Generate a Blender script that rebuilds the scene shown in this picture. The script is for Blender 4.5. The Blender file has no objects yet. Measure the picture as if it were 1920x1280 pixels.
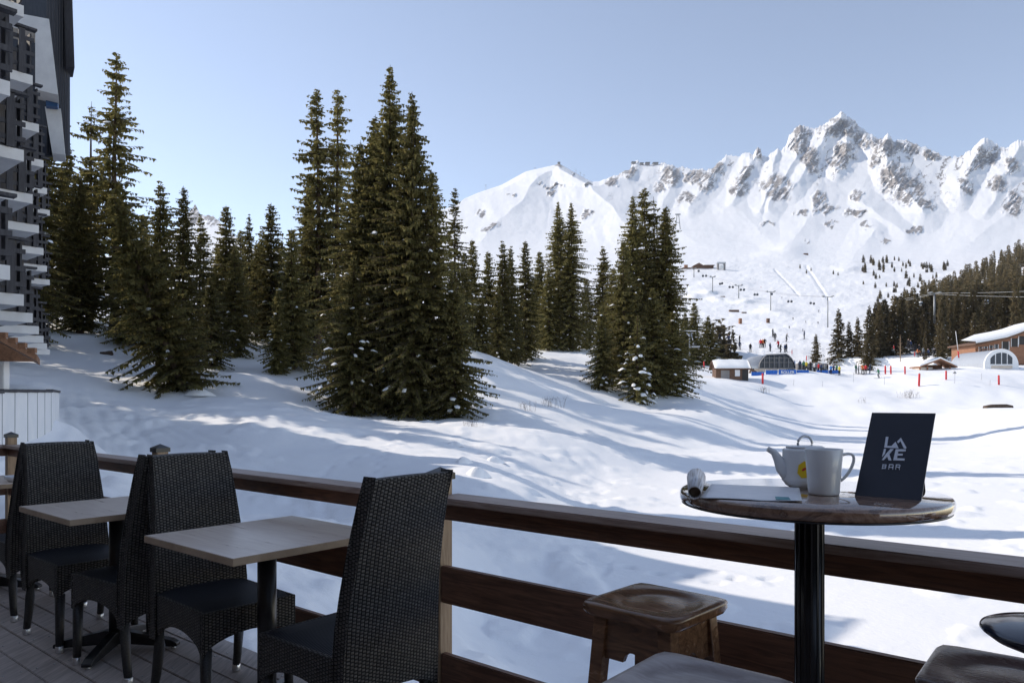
import bpy, bmesh, math, random
import numpy as np
from mathutils import Vector, Matrix, Euler
R = math.radians
scene = bpy.context.scene
col = scene.collection

# ------------------------------------------------------------------ camera, sky, sun, exposure
F = 1400.0                      # focal length in pixels of the 1920 px wide photograph
HOR = 750.0                     # row of the horizon
CZ = 1.30                       # eye height above the deck
cam_d = bpy.data.cameras.new("camera"); cam = bpy.data.objects.new("camera", cam_d); col.objects.link(cam)
cam.location = (0, 0, CZ); cam.rotation_euler = (R(90), 0, 0)
cam_d.sensor_width = 36; cam_d.lens = F/1920*36; cam_d.shift_y = (HOR-640)/1920
cam_d.clip_start = 0.05; cam_d.clip_end = 20000
scene.camera = cam

SUN_EL, SUN_AZ = 34.5, 70.0     # degrees; azimuth measured to the left of the view direction
sdir = Vector((-math.sin(R(SUN_AZ))*math.cos(R(SUN_EL)), math.cos(R(SUN_AZ))*math.cos(R(SUN_EL)), math.sin(R(SUN_EL))))
world = bpy.data.worlds.new("World"); scene.world = world; world.use_nodes = True
wn = world.node_tree; bg = wn.nodes["Background"]
sky = wn.nodes.new("ShaderNodeTexSky"); sky.sky_type = 'NISHITA'; sky.sun_disc = False
sky.sun_elevation = R(SUN_EL); sky.sun_rotation = math.atan2(sdir.x, sdir.y)
sky.altitude = 2600; sky.air_density = 1.0; sky.dust_density = 0.2; sky.ozone_density = 1.0
hs_ = wn.nodes.new('ShaderNodeHueSaturation'); hs_.inputs['Saturation'].default_value = .86
tint = wn.nodes.new('ShaderNodeMixRGB'); tint.blend_type = 'MULTIPLY'; tint.inputs[0].default_value = 1; tint.inputs[2].default_value = (1.06, .965, .89, 1)
wn.links.new(sky.outputs[0], hs_.inputs['Color']); wn.links.new(hs_.outputs[0], tint.inputs[1]); wn.links.new(tint.outputs[0], bg.inputs[0]); bg.inputs[1].default_value = 0.14
sun_d = bpy.data.lights.new("sun", 'SUN'); sun_d.energy = 2.6; sun_d.angle = R(0.5); sun_d.color = (1.0, 0.90, 0.77)
sun = bpy.data.objects.new("sun", sun_d); col.objects.link(sun)
sun.rotation_euler = (-sdir).to_track_quat('-Z', 'Y').to_euler(); sun.location = (-30, 0, 40)
scene.view_settings.view_transform = 'Standard'; scene.view_settings.look = 'None'
scene.view_settings.exposure = 0.86
scene.cycles.diffuse_bounces = 6; scene.view_settings.gamma = 1.0

# ------------------------------------------------------------------ helpers
def link(o, parent=None):
    col.objects.link(o)
    if parent is not None: o.parent = parent
    return o

def tag(o, label=None, cat=None, group=None, kind=None):
    if label: o['label'] = label
    if cat: o['category'] = cat
    if group: o['group'] = group
    if kind: o['kind'] = kind
    return o

def empty(name, loc=(0, 0, 0), rz=0.0, label=None, cat=None, group=None):
    o = bpy.data.objects.new(name, None); o.empty_display_size = 0.1
    o.location = loc; o.rotation_euler = (0, 0, rz); link(o)
    return tag(o, label, cat, group)

class MB:
    """collects primitives, builds ONE mesh object"""
    def __init__(s): s.v = []; s.f = []; s.uv = []; s.mi = []; s.smooth = []
    def face(s, idx, uv=None, mi=0, smooth=False):
        s.f.append(tuple(idx)); s.uv.append(uv); s.mi.append(mi); s.smooth.append(smooth)
    def add(s, verts, faces, M=None, mi=0, smooth=False, uvs=None):
        b = len(s.v)
        for p in verts:
            p = Vector(p)
            if M is not None: p = M @ p
            s.v.append(tuple(p))
        for k, f in enumerate(faces):
            s.face([b+i for i in f], None if uvs is None else uvs[k], mi, smooth)
        return s
    def box(s, x0, x1, y0, y1, z0, z1, M=None, mi=0, bev=0.0):
        if bev <= 0:
            v = [(x, y, z) for x in (x0, x1) for y in (y0, y1) for z in (z0, z1)]
            f = [(0, 1, 3, 2), (4, 6, 7, 5), (0, 4, 5, 1), (2, 3, 7, 6), (0, 2, 6, 4), (1, 5, 7, 3)]
            return s.add(v, f, M, mi)
        bm = bmesh.new(); bmesh.ops.create_cube(bm, size=1.0)
        for q in bm.verts:
            q.co = Vector(((x0+x1)/2+q.co.x*(x1-x0), (y0+y1)/2+q.co.y*(y1-y0), (z0+z1)/2+q.co.z*(z1-z0)))
        bmesh.ops.bevel(bm, geom=bm.edges[:], offset=bev, segments=2, affect='EDGES')
        return s.bm(bm, M, mi)
    def bm(s, bm, M=None, mi=0, smooth=False):
        bm.verts.index_update()
        s.add([v.co[:] for v in bm.verts], [[v.index for v in f.verts] for f in bm.faces], M, mi, smooth)
        bm.free(); return s
    def prism(s, poly, y0, y1, M=None, mi=0):
        """poly in x,z extruded along y; uv = x,z"""
        n = len(poly)
        v = [(p[0], y0, p[1]) for p in poly]+[(p[0], y1, p[1]) for p in poly]
        uv0 = [tuple(p) for p in poly]
        f = [list(range(n))[::-1], list(range(n, 2*n))]; uvs = [uv0[::-1], uv0]
        L = 0.0
        for i in range(n):
            j = (i+1) % n
            f.append([i, j, n+j, n+i]); d = math.dist(poly[i], poly[j])
            uvs.append([(L, y0), (L+d, y0), (L+d, y1), (L, y1)]); L += d
        return s.add(v, f, M, mi, uvs=uvs)
    def tube(s, pts, rad, seg=8, M=None, mi=0, caps=True, smooth=True):
        pts = [Vector(p) for p in pts]; n = len(pts)
        rs = rad if isinstance(rad, (list, tuple)) else [rad]*n
        vs = []; fs = []
        up = Vector((0, 0, 1))
        for i, p in enumerate(pts):
            t = (pts[min(i+1, n-1)]-pts[max(i-1, 0)])
            if t.length < 1e-9: t = Vector((0, 0, 1))
            t.normalize()
            a = t.cross(up)
            if a.length < 0.05: a = t.cross(Vector((1, 0, 0)))
            a.normalize(); b = t.cross(a)
            for k in range(seg):
                an = 2*math.pi*k/seg
                vs.append(tuple(p+a*math.cos(an)*rs[i]+b*math.sin(an)*rs[i]))
        for i in range(n-1):
            for k in range(seg):
                k2 = (k+1) % seg
                fs.append((i*seg+k, i*seg+k2, (i+1)*seg+k2, (i+1)*seg+k))
        s.add(vs, fs, M, mi, smooth)
        if caps:
            b = len(s.v)-n*seg
            s.face([b+k for k in range(seg)][::-1], None, mi); s.face([b+(n-1)*seg+k for k in range(seg)], None, mi)
        return s
    def lathe(s, prof, seg=32, M=None, mi=0, smooth=True, close=False):
        vs = []; fs = []; n = len(prof)
        for (r_, z) in prof:
            for k in range(seg):
                a = 2*math.pi*k/seg; vs.append((r_*math.cos(a), r_*math.sin(a), z))
        for i in range(n-1):
            for k in range(seg):
                k2 = (k+1) % seg
                fs.append((i*seg+k, i*seg+k2, (i+1)*seg+k2, (i+1)*seg+k))
        s.add(vs, fs, M, mi, smooth); b = len(s.v)-n*seg
        if prof[0][0] > 1e-4: s.face([b+k for k in range(seg)][::-1], None, mi)
        if prof[-1][0] > 1e-4: s.face([b+(n-1)*seg+k for k in range(seg)], None, mi)
        return s
    def build(s, name, mats, parent=None, bevel=0.0, autosmooth=False):
        me = bpy.data.meshes.new(name); me.from_pydata(s.v, [], s.f)
        mats = mats if isinstance(mats, (list, tuple)) else [mats]
        for m in mats: me.materials.append(m)
        uvl = me.uv_layers.new(name='UVMap')
        i = 0
        for p, uv, mi, sm in zip(me.polygons, s.uv, s.mi, s.smooth):
            p.material_index = mi; p.use_smooth = sm
            if uv:
                for k, li in enumerate(p.loop_indices): uvl.data[li].uv = uv[k]
        me.validate(); me.update()
        o = bpy.data.objects.new(name, me); link(o, parent)
        if bevel > 0:
            md = o.modifiers.new('edge', 'BEVEL'); md.width = bevel; md.segments = 2; md.limit_method = 'ANGLE'; md.angle_limit = R(35)
        return o

def npmesh(name, V, Fq, mats, parent=None, mi=None, smooth=True):
    """fast mesh from numpy arrays; Fq is (n,3) or (n,4)"""
    me = bpy.data.meshes.new(name)
    V = np.asarray(V, np.float32); Fq = np.asarray(Fq, np.int32); n, k = Fq.shape
    me.vertices.add(len(V)); me.vertices.foreach_set('co', V.ravel())
    me.loops.add(n*k); me.loops.foreach_set('vertex_index', Fq.ravel())
    me.polygons.add(n); me.polygons.foreach_set('loop_start', np.arange(0, n*k, k, dtype=np.int32))
    try: me.polygons.foreach_set('loop_total', np.full(n, k, np.int32))
    except Exception: pass
    if mi is not None: me.polygons.foreach_set('material_index', np.asarray(mi, np.int32))
    me.polygons.foreach_set('use_smooth', np.full(n, smooth, bool))
    for m in (mats if isinstance(mats, (list, tuple)) else [mats]): me.materials.append(m)
    me.update(calc_edges=True); me.validate()
    o = bpy.data.objects.new(name, me); link(o, parent); return o

def copy_tree(o, parent=None):
    c = o.copy(); link(c, parent)
    for ch in list(o.children): copy_tree(ch, c)
    return c

def T(x=0, y=0, z=0, rx=0, ry=0, rz=0, s=1.0):
    return Matrix.LocRotScale(Vector((x, y, z)), Euler((rx, ry, rz)), Vector((s, s, s)) if not isinstance(s, tuple) else Vector(s))

# ------------------------------------------------------------------ materials
def mat(name, base=(.5, .5, .5), rough=.6, spec=.5, metal=0.0):
    m = bpy.data.materials.new(name); m.use_nodes = True
    b = m.node_tree.nodes['Principled BSDF']
    b.inputs['Base Color'].default_value = (*base, 1); b.inputs['Roughness'].default_value = rough
    b.inputs['Specular IOR Level'].default_value = spec; b.inputs['Metallic'].default_value = metal
    return m
def N(m, t, **kw):
    n = m.node_tree.nodes.new(t)
    for k, v in kw.items(): setattr(n, k, v)
    return n
def L(m, a, b): m.node_tree.links.new(a, b)
def P(m): return m.node_tree.nodes['Principled BSDF']
def coords(m, kind='Object', scale=(1, 1, 1), rot=(0, 0, 0)):
    tc = N(m, 'ShaderNodeTexCoord'); mp = N(m, 'ShaderNodeMapping')
    mp.inputs['Scale'].default_value = scale; mp.inputs['Rotation'].default_value = rot
    L(m, tc.outputs[kind], mp.inputs['Vector']); return mp.outputs['Vector']
def noise(m, vec, scale, detail=4, rough=.55, dist=0.0):
    n = N(m, 'ShaderNodeTexNoise'); n.inputs['Scale'].default_value = scale; n.inputs['Detail'].default_value = detail
    n.inputs['Roughness'].default_value = rough; n.inputs['Distortion'].default_value = dist
    L(m, vec, n.inputs['Vector']); return n.outputs['Fac']
def ramp(m, fac, stops):
    r = N(m, 'ShaderNodeValToRGB'); e = r.color_ramp.elements
    while len(e) < len(stops): e.new(.5)
    for k, (p, c) in enumerate(stops): e[k].position = p; e[k].color = (*c, 1)
    L(m, fac, r.inputs['Fac']); return r.outputs['Color']
def bump(m, h, strength=.3, dist=.01, normal=None):
    b = N(m, 'ShaderNodeBump'); b.inputs['Strength'].default_value = strength; b.inputs['Distance'].default_value = dist
    L(m, h, b.inputs['Height'])
    if normal is not None: L(m, normal, b.inputs['Normal'])
    return b.outputs['Normal']
def translucent(m, c, fac):
    out = m.node_tree.nodes['Material Output']; t = N(m, 'ShaderNodeBsdfTranslucent'); mx_ = N(m, 'ShaderNodeMixShader'); mx_.inputs[0].default_value = fac
    L(m, c, t.inputs['Color']); L(m, P(m).outputs[0], mx_.inputs[1]); L(m, t.outputs[0], mx_.inputs[2]); L(m, mx_.outputs[0], out.inputs['Surface'])
def varied(name, c0, c1, scale, rough=.6, spec=.5, stretch=(1, 1, 1), bstr=.2, bdist=.005, kind='Object', rot=(0, 0, 0), rr=None, metal=0, lo=.3, hi=.7, dist=0.0, detail=5):
    m = mat(name, c0, rough, spec, metal)
    v = coords(m, kind, stretch, rot); f = noise(m, v, scale, detail, .6, dist)
    L(m, ramp(m, f, [(lo, c0), (hi, c1)]), P(m).inputs['Base Color'])
    if bstr > 0: L(m, bump(m, f, bstr, bdist), P(m).inputs['Normal'])
    if rr:
        r2 = N(m, 'ShaderNodeMapRange'); r2.inputs['To Min'].default_value = rr[0]; r2.inputs['To Max'].default_value = rr[1]
        L(m, f, r2.inputs['Value']); L(m, r2.outputs['Result'], P(m).inputs['Roughness'])
    return m

def snow_material(name, fine=True):
    m = mat(name, (.86, .87, .88), .6, .15)
    v = coords(m, 'Object')
    f1 = noise(m, v, 0.35, 6, .55); f2 = noise(m, v, 6.0, 5, .6); f3 = noise(m, v, 60.0, 2, .5)
    c = ramp(m, noise(m, v, .12, 4), [(.3, (.90, .91, .93)), (.7, (.94, .94, .94))])
    L(m, c, P(m).inputs['Base Color'])
    n = bump(m, f1, .3, .2)
    if fine:
        n = bump(m, f2, .4, .035, n); n = bump(m, f3, .35, .005, n)
    L(m, n, P(m).inputs['Normal'])
    return m
M_snow = snow_material('snow')
M_snowcap = mat('snow_cap', (.88, .89, .9), .5, .3)
def wood(name, c0, c1, stretch, rough=.5, scale=14, bstr=.3, rr=None, spec=.5, dist=1.2):
    return varied(name, c0, c1, scale, rough, spec, stretch, bstr, .003, lo=.35, hi=.68, rr=rr, dist=dist, detail=8)
M_white = varied('white_render', (.72, .73, .75), (.80, .80, .80), 3, .7, .3, bstr=.1)
M_blackmetal = varied('black_metal', (.012, .012, .013), (.02, .02, .022), 40, .32, .5, bstr=.05)
M_alu = mat('aluminium', (.75, .75, .76), .35, .5, .9)

# ------------------------------------------------------------------ deck frame: n = outwards, r = away to the left
RZ = math.atan2(.765, .645)      # local +Y -> r, local +X -> n
RV = Vector((-math.sin(RZ), math.cos(RZ), 0)); NV = Vector((math.cos(RZ), math.sin(RZ), 0))
def W(n, r, z=0.0): return NV*n+RV*r+Vector((0, 0, z))
def px(x, y, D): return Vector(((x-960)/F*D, D, CZ+(HOR-y)*D/F))
DECK = T(rz=RZ)

# ------------------------------------------------------------------ terrain
def vnoise(x, y, seed=0):
    xi = np.floor(x).astype(np.int64); yi = np.floor(y).astype(np.int64); xf = x-xi; yf = y-yi
    def h(a, b):
        k = (a*374761393+b*668265263+seed*974711) & 0x7fffffff
        k = ((k ^ (k >> 13))*1274126177) & 0x7fffffff
        return ((k ^ (k >> 16)) & 0xffff)/65535.0
    u = xf*xf*(3-2*xf); v = yf*yf*(3-2*yf)
    return (h(xi, yi)*(1-u)+h(xi+1, yi)*u)*(1-v)+(h(xi, yi+1)*(1-u)+h(xi+1, yi+1)*u)*v
def fbm(x, y, oct=5, seed=0, gain=.5):
    a = 1.0; s = 0; t = 0
    for k in range(oct):
        s = s+a*vnoise(x, y, seed+k*17); t += a; a *= gain; x = x*2.03+7.1; y = y*2.03+3.7
    return s/t
def ridged(x, y, oct=5, seed=0, gain=.55):
    a = 1.0; s = 0; t = 0
    for k in range(oct):
        s = s+a*(1-np.abs(2*vnoise(x, y, seed+k*13)-1)); t += a; a *= gain; x = x*2.07+5.3; y = y*2.07+9.1
    return s/t

# depth of the open slopes behind the tree line, by picture row
_rows = np.array([200, 250, 300, 350, 400, 440, 480, 520, 560, 600, 640, 660, 690, 705], float)
_dep = np.array([3800, 3400, 3000, 2500, 1950, 1500, 1100, 820, 620, 450, 300, 235, 160, 135], float)
def Dfar(y): return np.exp(np.interp(y, _rows, np.log(_dep)))

LAKE = -2.2
cp = [ # (px, py, D)
 (100,815,15),(60,850,12),(130,790,17),(200,870,20),(150,760,32),(180,680,48),(150,590,75),(60,620,60),(-100,600,60),(-300,700,30),(-300,900,10),
 (300,740,40),(400,775,33),(500,800,28),(250,640,62),(430,655,58),(500,655,62),(330,735,42),(600,680,55),(700,715,52),
 (700,950,14),(430,960,11),(850,990,14.9),(700,830,26),(760,785,41),(850,778,42),(620,770,42),(870,765,45),(560,740,44),
 (900,880,22),(1000,820,34),(1100,900,25),(1150,758,60),(1250,746,71),(1330,765,66),(1130,728,66),
 (960,690,70),(1060,655,98),(1000,620,118),(900,665,85),(1130,655,100),(1180,700,85),(870,660,62),
 (1130,1110,13.6),(900,1250,7.5),(600,1120,7),(470,1200,5.2),(0,1000,6.5),(100,930,9),(30,900,10),
 (1340,704,128),(1500,700,134),(1700,704,133),(1280,705,118),(1400,708,126),(1500,745,116),(1620,742,118),(1723,727,122),(1800,715,124),(1430,722,122),(1900,722,125),(2100,722,125),(2300,700,130),
 (1800,762,112),(1900,758,112),(2100,765,112),(1850,770,100),(1960,765,85),(2100,780,60),
 (1400,665,215),(1550,655,245),(1650,650,245),(1800,672,200),(1900,684,165),(2100,684,165),(2300,600,260),(1300,640,250),(1300,680,150),(1200,600,220),(1000,560,220),(800,560,200),(600,560,180),(300,540,160),(0,540,140),(-200,540,120),
 (1750,695,150),(1690,670,215),
]
pts = [((x-960)/F*2.0, math.log(D), CZ+(HOR-y)*D/F) for x, y, D in cp]
for (u, D) in [(-.25,16),(.0,11),(.2,9.5),(.5,8),(.9,7),(.2,18),(.5,14),(.9,12),(.1,25),(.5,25),(.9,20),(.25,35),(.5,40),(.9,40),(.42,60),(.6,60),(1.0,60),(.42,85),(.55,95),(.8,90)]:
    pts.append((u*2, math.log(D), LAKE-.35))
for (u, D, z) in [(-.3,3,-.9),(0,3,-1.7),(.5,3,-2.3),(-.9,3,-1.0),(-.5,4,-.8),(-.7,6,-.55),(-1.0,7,-.5),(-.5,6,-.55),(-.25,5,-.7),(-1.2,5,-.8),(-.3,1.8,-1.3),(.3,1.8,-1.8),(-1.2,1.8,-1.2),(1.2,1.8,-2.2),(.9,4,-2.4),(-1.2,12,.3),(-1.2,40,3),(-1.2,100,14),(1.2,10,-2.4),(1.2,30,-2.4)]:
    pts.append((u*2, math.log(D), z))
pts = np.array(pts)
def _phi(r2): return .5*r2*np.log(r2+1e-12)
_n = len(pts); _d2 = ((pts[:, None, :2]-pts[None, :, :2])**2).sum(-1)
_A = np.zeros((_n+3, _n+3)); _A[:_n, :_n] = _phi(_d2)+np.eye(_n)*.004; _A[:_n, _n] = 1; _A[:_n, _n+1:] = pts[:, :2]
_A[_n, :_n] = 1; _A[_n+1:, :_n] = pts[:, :2].T
_w = np.linalg.solve(_A, np.concatenate([pts[:, 2], [0, 0, 0]]))
def ground(X, Y):
    X = np.atleast_1d(np.asarray(X, float)); Y = np.atleast_1d(np.asarray(Y, float)); sh = X.shape
    Yc = np.maximum(Y, 1.2)
    a = np.clip(X/Yc, -1.5, 1.5).ravel()*2; b = np.log(Yc).ravel(); out = np.zeros(a.size)
    for s0 in range(0, a.size, 20000):
        sl = slice(s0, s0+20000)
        d2 = (a[sl, None]-pts[None, :, 0])**2+(b[sl, None]-pts[None, :, 1])**2
        out[sl] = _phi(d2) @ _w[:_n]+_w[_n]+_w[_n+1]*a[sl]+_w[_n+2]*b[sl]
    Xr = X.ravel(); Yr = Y.ravel()
    und = (fbm(Xr/9, Yr/9, 3, 5)-.5)*np.clip(Yr/30, .1, 1.6)*.9+(fbm(Xr/2.2, Yr/2.2, 3, 9)-.5)*.16
    d = out-LAKE
    lakeness = 1/(1+np.exp(-(d-.25)/.12))
    z = LAKE+np.log1p(np.exp(np.clip(d/.35, -30, 30)))*.35+und*lakeness+(fbm(Xr/3, Yr/3, 3, 2)-.5)*.05
    return z.reshape(sh)
def gz(x, y): return float(ground([x], [y])[0])
def hit(x, y, d0=5., d1=255.):
    """first terrain point seen at picture position x, y"""
    D = np.exp(np.linspace(math.log(d0), math.log(d1), 500)); X = (x-960)/F*D
    g = ground(X, D); ray = CZ+(HOR-y)*D/F
    k = np.nonzero(g >= ray)[0]
    if len(k) == 0: return None
    i = k[0]; return Vector((X[i], D[i], float(g[i])))

us = np.linspace(-1.35, 1.35, 640); ls = np.linspace(math.log(1.6), math.log(262), 620)
UU, LL = np.meshgrid(us, ls); DD = np.exp(LL); XX = UU*DD
ZZ = ground(XX, DD)
def seg_dist(X, Y, poly):
    d = np.full(X.shape, 1e9); along = np.zeros(X.shape); acc = 0
    for a, b in zip(poly[:-1], poly[1:]):
        vx, vy = b[0]-a[0], b[1]-a[1]; q = math.hypot(vx, vy); t = np.clip(((X-a[0])*vx+(Y-a[1])*vy)/(q*q), 0, 1); sd = (X-a[0])*vy/q-(Y-a[1])*vx/q
        dd = np.hypot(X-a[0]-t*vx, Y-a[1]-t*vy); m = dd < np.abs(d); d = np.where(m, np.where(sd > 0, dd, -dd), d); along = np.where(m, acc+t*q, along); acc += q
    return d, along
def trail(*p): return [tuple(hit(x, y)[:2]) for x, y in p if hit(x, y) is not None]
near_ = np.clip((42-DD)/16, 0, 1)*.8
for pts_, offs, w_, dep_ in [(trail((225, 940), (215, 880), (185, 820), (160, 760), (150, 700), (165, 650)), (-.9, -.35, .35, .9, 1.5), .13, .05),
        (trail((150, 900), (205, 830), (260, 790), (300, 770)), (-.3, .3), .12, .05), (trail((930, 850), (1000, 890), (1090, 940), (1150, 975)), (0,), .09, .05), (trail((1000, 800), (1100, 850), (1250, 900), (1420, 930), (1700, 925)), (-.25, .25), .10, .04),
        (trail((300, 800), (420, 850), (560, 900), (690, 980)), (-.5, 0, .4), .12, .045), (trail((1280, 740), (1400, 760), (1600, 775), (1880, 770)), (-.6, .6), .2, .06)]:
    if len(pts_) < 2: continue
    d_, al_ = seg_dist(XX, DD, pts_)
    for o_ in offs: ZZ = ZZ-dep_*np.exp(-((d_-o_+.06*np.sin(al_*1.3))/w_)**2)*near_*(.6+.6*vnoise(al_*.8, d_*0+o_*9, 5))*(np.abs(d_) < 4)
for pts_ in [trail((765, 800), (735, 830), (712, 860), (705, 885), (720, 910)), trail((1150, 1060), (1250, 1075), (1340, 1090), (1440, 1082)), trail((700, 850), (640, 870), (600, 890)), trail((1020, 900), (1090, 935), (1130, 950))]:
    if len(pts_) < 2: continue
    d_, al_ = seg_dist(XX, DD, pts_); st_ = .55
    ph = (al_/st_) % 2.0; side = np.where(ph < 1, -.11, .11); da = ((al_/st_) % 1.0-.5)*st_
    ZZ = ZZ-.09*np.exp(-(((d_-side)/.10)**2+(da/.15)**2)**1.5)*(np.abs(d_) < .5)
cr_ = np.clip((55-DD)/25, 0, 1)*np.clip((fbm(XX/5, DD/5, 2, 77)-.36)*5, 0, 1)*(ZZ > LAKE+.25)
ZZ = ZZ+np.clip((60-DD)/30, 0, 1)*.10*np.clip((fbm(XX/1.1, DD/1.1, 3, 88)-.60)*6, 0, 1)+cr_*(.16*(fbm(XX*1.6, DD*1.6, 4, 78)-.5)+.035*(fbm(XX*6, DD*6, 3, 79)-.5))
ZZ[-6:, :] -= np.linspace(0, 6, 6)[:, None]
def grid_faces(nr, nc):
    i = np.arange(nr-1)[:, None]*nc+np.arange(nc-1)[None, :]; i = i.ravel()
    return np.stack([i, i+1, i+nc+1, i+nc], 1)
g_ = npmesh('snow_ground', np.stack([XX, DD, ZZ], -1).reshape(-1, 3), grid_faces(*XX.shape), M_snow)
tag(g_, kind='structure')
# the ground carries on under and behind the terrace
b_ = MB(); b_.add([(-90, -80, -2.75), (90, -80, -2.75), (90, 1.9, -2.75), (-90, 1.9, -2.75)], [(0, 1, 2, 3)])
tag(b_.build('snow_field', M_snow), kind='structure')
# ------------------------------------------------------------------ far slopes and mountains (real distances, 0.25 to 4 km)
ridge = np.array([(-900,560),(-300,520),(200,480),(300,455),(335,430),(350,400),(358,394),(366,384),(374,399),(386,406),(398,403),(410,412),(425,432),(470,465),(560,470),(700,430),(855,386),(870,373),(895,362),(940,347),(985,322),
 (1020,314),(1042,309),(1048,307),(1056,311),(1075,322),(1098,335),(1112,341),(1124,340),(1140,334),(1165,325),(1180,318),(1186,305),(1195,302),(1203,308),(1225,307),(1248,307),(1262,312),(1280,314),(1300,318),(1312,316),(1325,320),
 (1340,312),(1350,302),(1362,292),(1372,290),(1380,294),(1393,288),(1402,286),(1412,291),(1418,279),(1426,278),(1429,291),(1440,296),(1450,284),(1458,277),(1466,282),(1475,271),(1480,255),(1490,240),
 (1500,235),(1512,236),(1522,243),(1530,240),(1545,232),(1560,222),(1570,214),(1577,211),(1585,214),(1600,224),(1610,236),(1622,244),(1635,252),(1644,258),(1655,262),(1660,254),(1664,250),(1669,257),(1678,265),(1690,262),(1700,262),(1712,268),(1722,272),(1735,275),
 (1755,285),(1765,292),(1785,294),(1800,292),(1820,282),(1835,265),(1845,258),(1855,261),(1875,276),(1890,275),(1905,266),(1920,262),(1960,250),(2060,280),(2300,330),(2900,420)], float)
rocks = [(1500,250,22,16,0),(1497,272,22,18,20),(1577,238,38,22,0),(1520,298,24,30,-25),(1583,285,28,24,20),(1568,306,20,14,0),(1615,262,24,20,30),(1393,335,13,32,25),(1455,350,34,30,-15),(1425,285,7,12,0),
 (1657,275,32,20,10),(1700,275,34,14,10),(1675,335,34,36,-25),(1705,360,34,28,-20),(1735,384,26,11,0),(1838,300,16,42,35),(1860,290,20,24,-20),(1812,352,16,18,0),(1868,342,24,16,-20),(1900,382,26,26,0),(1900,310,18,20,0),
 (1535,376,15,22,-10),(1548,393,26,9,0),(1605,366,14,9,0),(1602,400,22,8,0),(1715,432,20,9,-10),(1185,322,13,15,30),(1258,330,20,24,30),(1322,338,26,22,20),(1289,372,22,14,0),(1232,352,12,12,0),(1147,343,14,12,0),
 (1050,312,12,5,0),(1082,324,14,5,-20),(1036,352,22,6,0),(1032,364,10,6,0),(1102,345,8,5,0),(1385,352,20,22,0),(1345,310,18,12,0),(1300,330,16,14,0),(1100,400,12,8,0),(900,400,10,6,0),(960,365,8,5,0),(1010,340,8,4,0),(920,425,20,8,-20),(366,400,20,26,0),(398,412,16,12,0),(1745,290,20,10,0),(1640,300,10,16,0),
 (1500,400,14,6,0),(1560,420,16,6,0),(1620,420,14,6,0),(1660,450,10,4,0),(1511,452,7,3,0),(1440,420,14,5,0)]
spurs = [([(1048,307),(1010,330),(985,365),(940,410),(900,450)],75,.060),([(1060,312),(1105,350),(1150,390),(1180,440),(1200,480)],85,.085),([(1048,307),(1040,360),(1030,400)],30,.015),
 ([(1577,211),(1548,255),(1520,300),(1490,350)],42,.045),([(1577,211),(1590,285),(1572,318)],26,.035),([(1500,235),(1495,290),(1460,350),(1440,390)],34,.035),
 ([(1657,255),(1664,310),(1690,350),(1735,395)],44,.05),([(1845,258),(1820,310),(1798,365)],38,.045),([(1920,262),(1880,330),(1850,400)],40,.035),
 ([(1425,280),(1396,330),(1375,380)],26,.03),([(1458,278),(1450,345),(1420,395)],28,.03),([(1255,312),(1262,340),(1240,385)],24,.022),([(1340,312),(1320,350),(1290,390)],30,.028),([(1190,303),(1165,345),(1150,380)],24,.02),
 ([(1642,432),(1618,462),(1600,492)],38,.040),([(1535,362),(1520,400),(1490,440),(1470,470)],40,.028),([(1620,380),(1660,410),(1700,440)],30,.03),([(1280,440),(1330,465),(1400,480)],40,.025),([(1375,385),(1420,430),(1450,460)],40,.02),([(1900,390),(1850,430),(1800,470)],60,.03)]
def spur_field(X, Y):
    out = np.zeros_like(X)
    for poly, w, h in spurs:
        d = np.full_like(X, 1e9)
        for (x0, y0), (x1, y1) in zip(poly[:-1], poly[1:]):
            vx, vy = x1-x0, y1-y0; t = np.clip(((X-x0)*vx+(Y-y0)*vy)/(vx*vx+vy*vy), 0, 1)
            d = np.minimum(d, np.hypot(X-x0-t*vx, (Y-y0-t*vy)))
        wj = w*(.8+.4*fbm(X/30, Y/30, 3, int(w*7)))
        out = np.maximum(out, h*np.clip(1-d/wj, 0, 1)**1.15)
    return out
def rock_field(X, Y):
    m = np.zeros_like(X)
    for x, y, rx, ry, a in rocks:
        c, s = math.cos(R(a)), math.sin(R(a)); dx = (X-x)*c+(Y-y)*s; dy = -(X-x)*s+(Y-y)*c
        m = np.maximum(m, 1-((dx/rx)**2+(dy/ry)**2))
    return np.clip(m, 0, 1)
pc = np.concatenate([np.linspace(-900, 300, 50, endpoint=False), np.linspace(300, 440, 90, endpoint=False), np.linspace(440, 840, 60, endpoint=False), np.linspace(840, 1960, 860, endpoint=False), np.linspace(1960, 2900, 60)])
NT = 330
ry_ = np.interp(pc, ridge[:, 0], ridge[:, 1])
sharp = np.interp(pc, [840, 1120, 1170, 1960], [0, .1, 1, 1])+((pc > 330) & (pc < 430))*.8
ry_ = ry_+(fbm(pc/5, pc*0+3, 3, 31)-.5)*7*sharp+(fbm(pc/2.2, pc*0+8, 2, 33)-.5)*4*sharp
tt = np.linspace(0, 1, NT)
TT, PC = np.meshgrid(tt, pc, indexing='ij'); RY = np.broadcast_to(ry_[None, :], PC.shape)
PY = 655+(RY-655)*TT**.92
D0 = Dfar(PY)
hi_ = np.clip((505-PY)/70, 0, 1)
warpx = PC+(fbm(PC/40, PY/40, 3, 3)-.5)*40; warpy = PY+(fbm(PC/40, PY/40, 3, 4)-.5)*40
rk = rock_field(PC+(fbm(PC/12, PY/12, 3, 41)-.5)*22, PY+(fbm(PC/12, PY/12, 3, 43)-.5)*22)
rough_ = np.clip(np.interp(PC, [1120, 1200], [.12, 1])+((PC < 430))*.5, 0, 1)
rel = spur_field(PC+(fbm(PC/25, PY/25, 3, 7)-.5)*16, PY)*hi_
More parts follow.
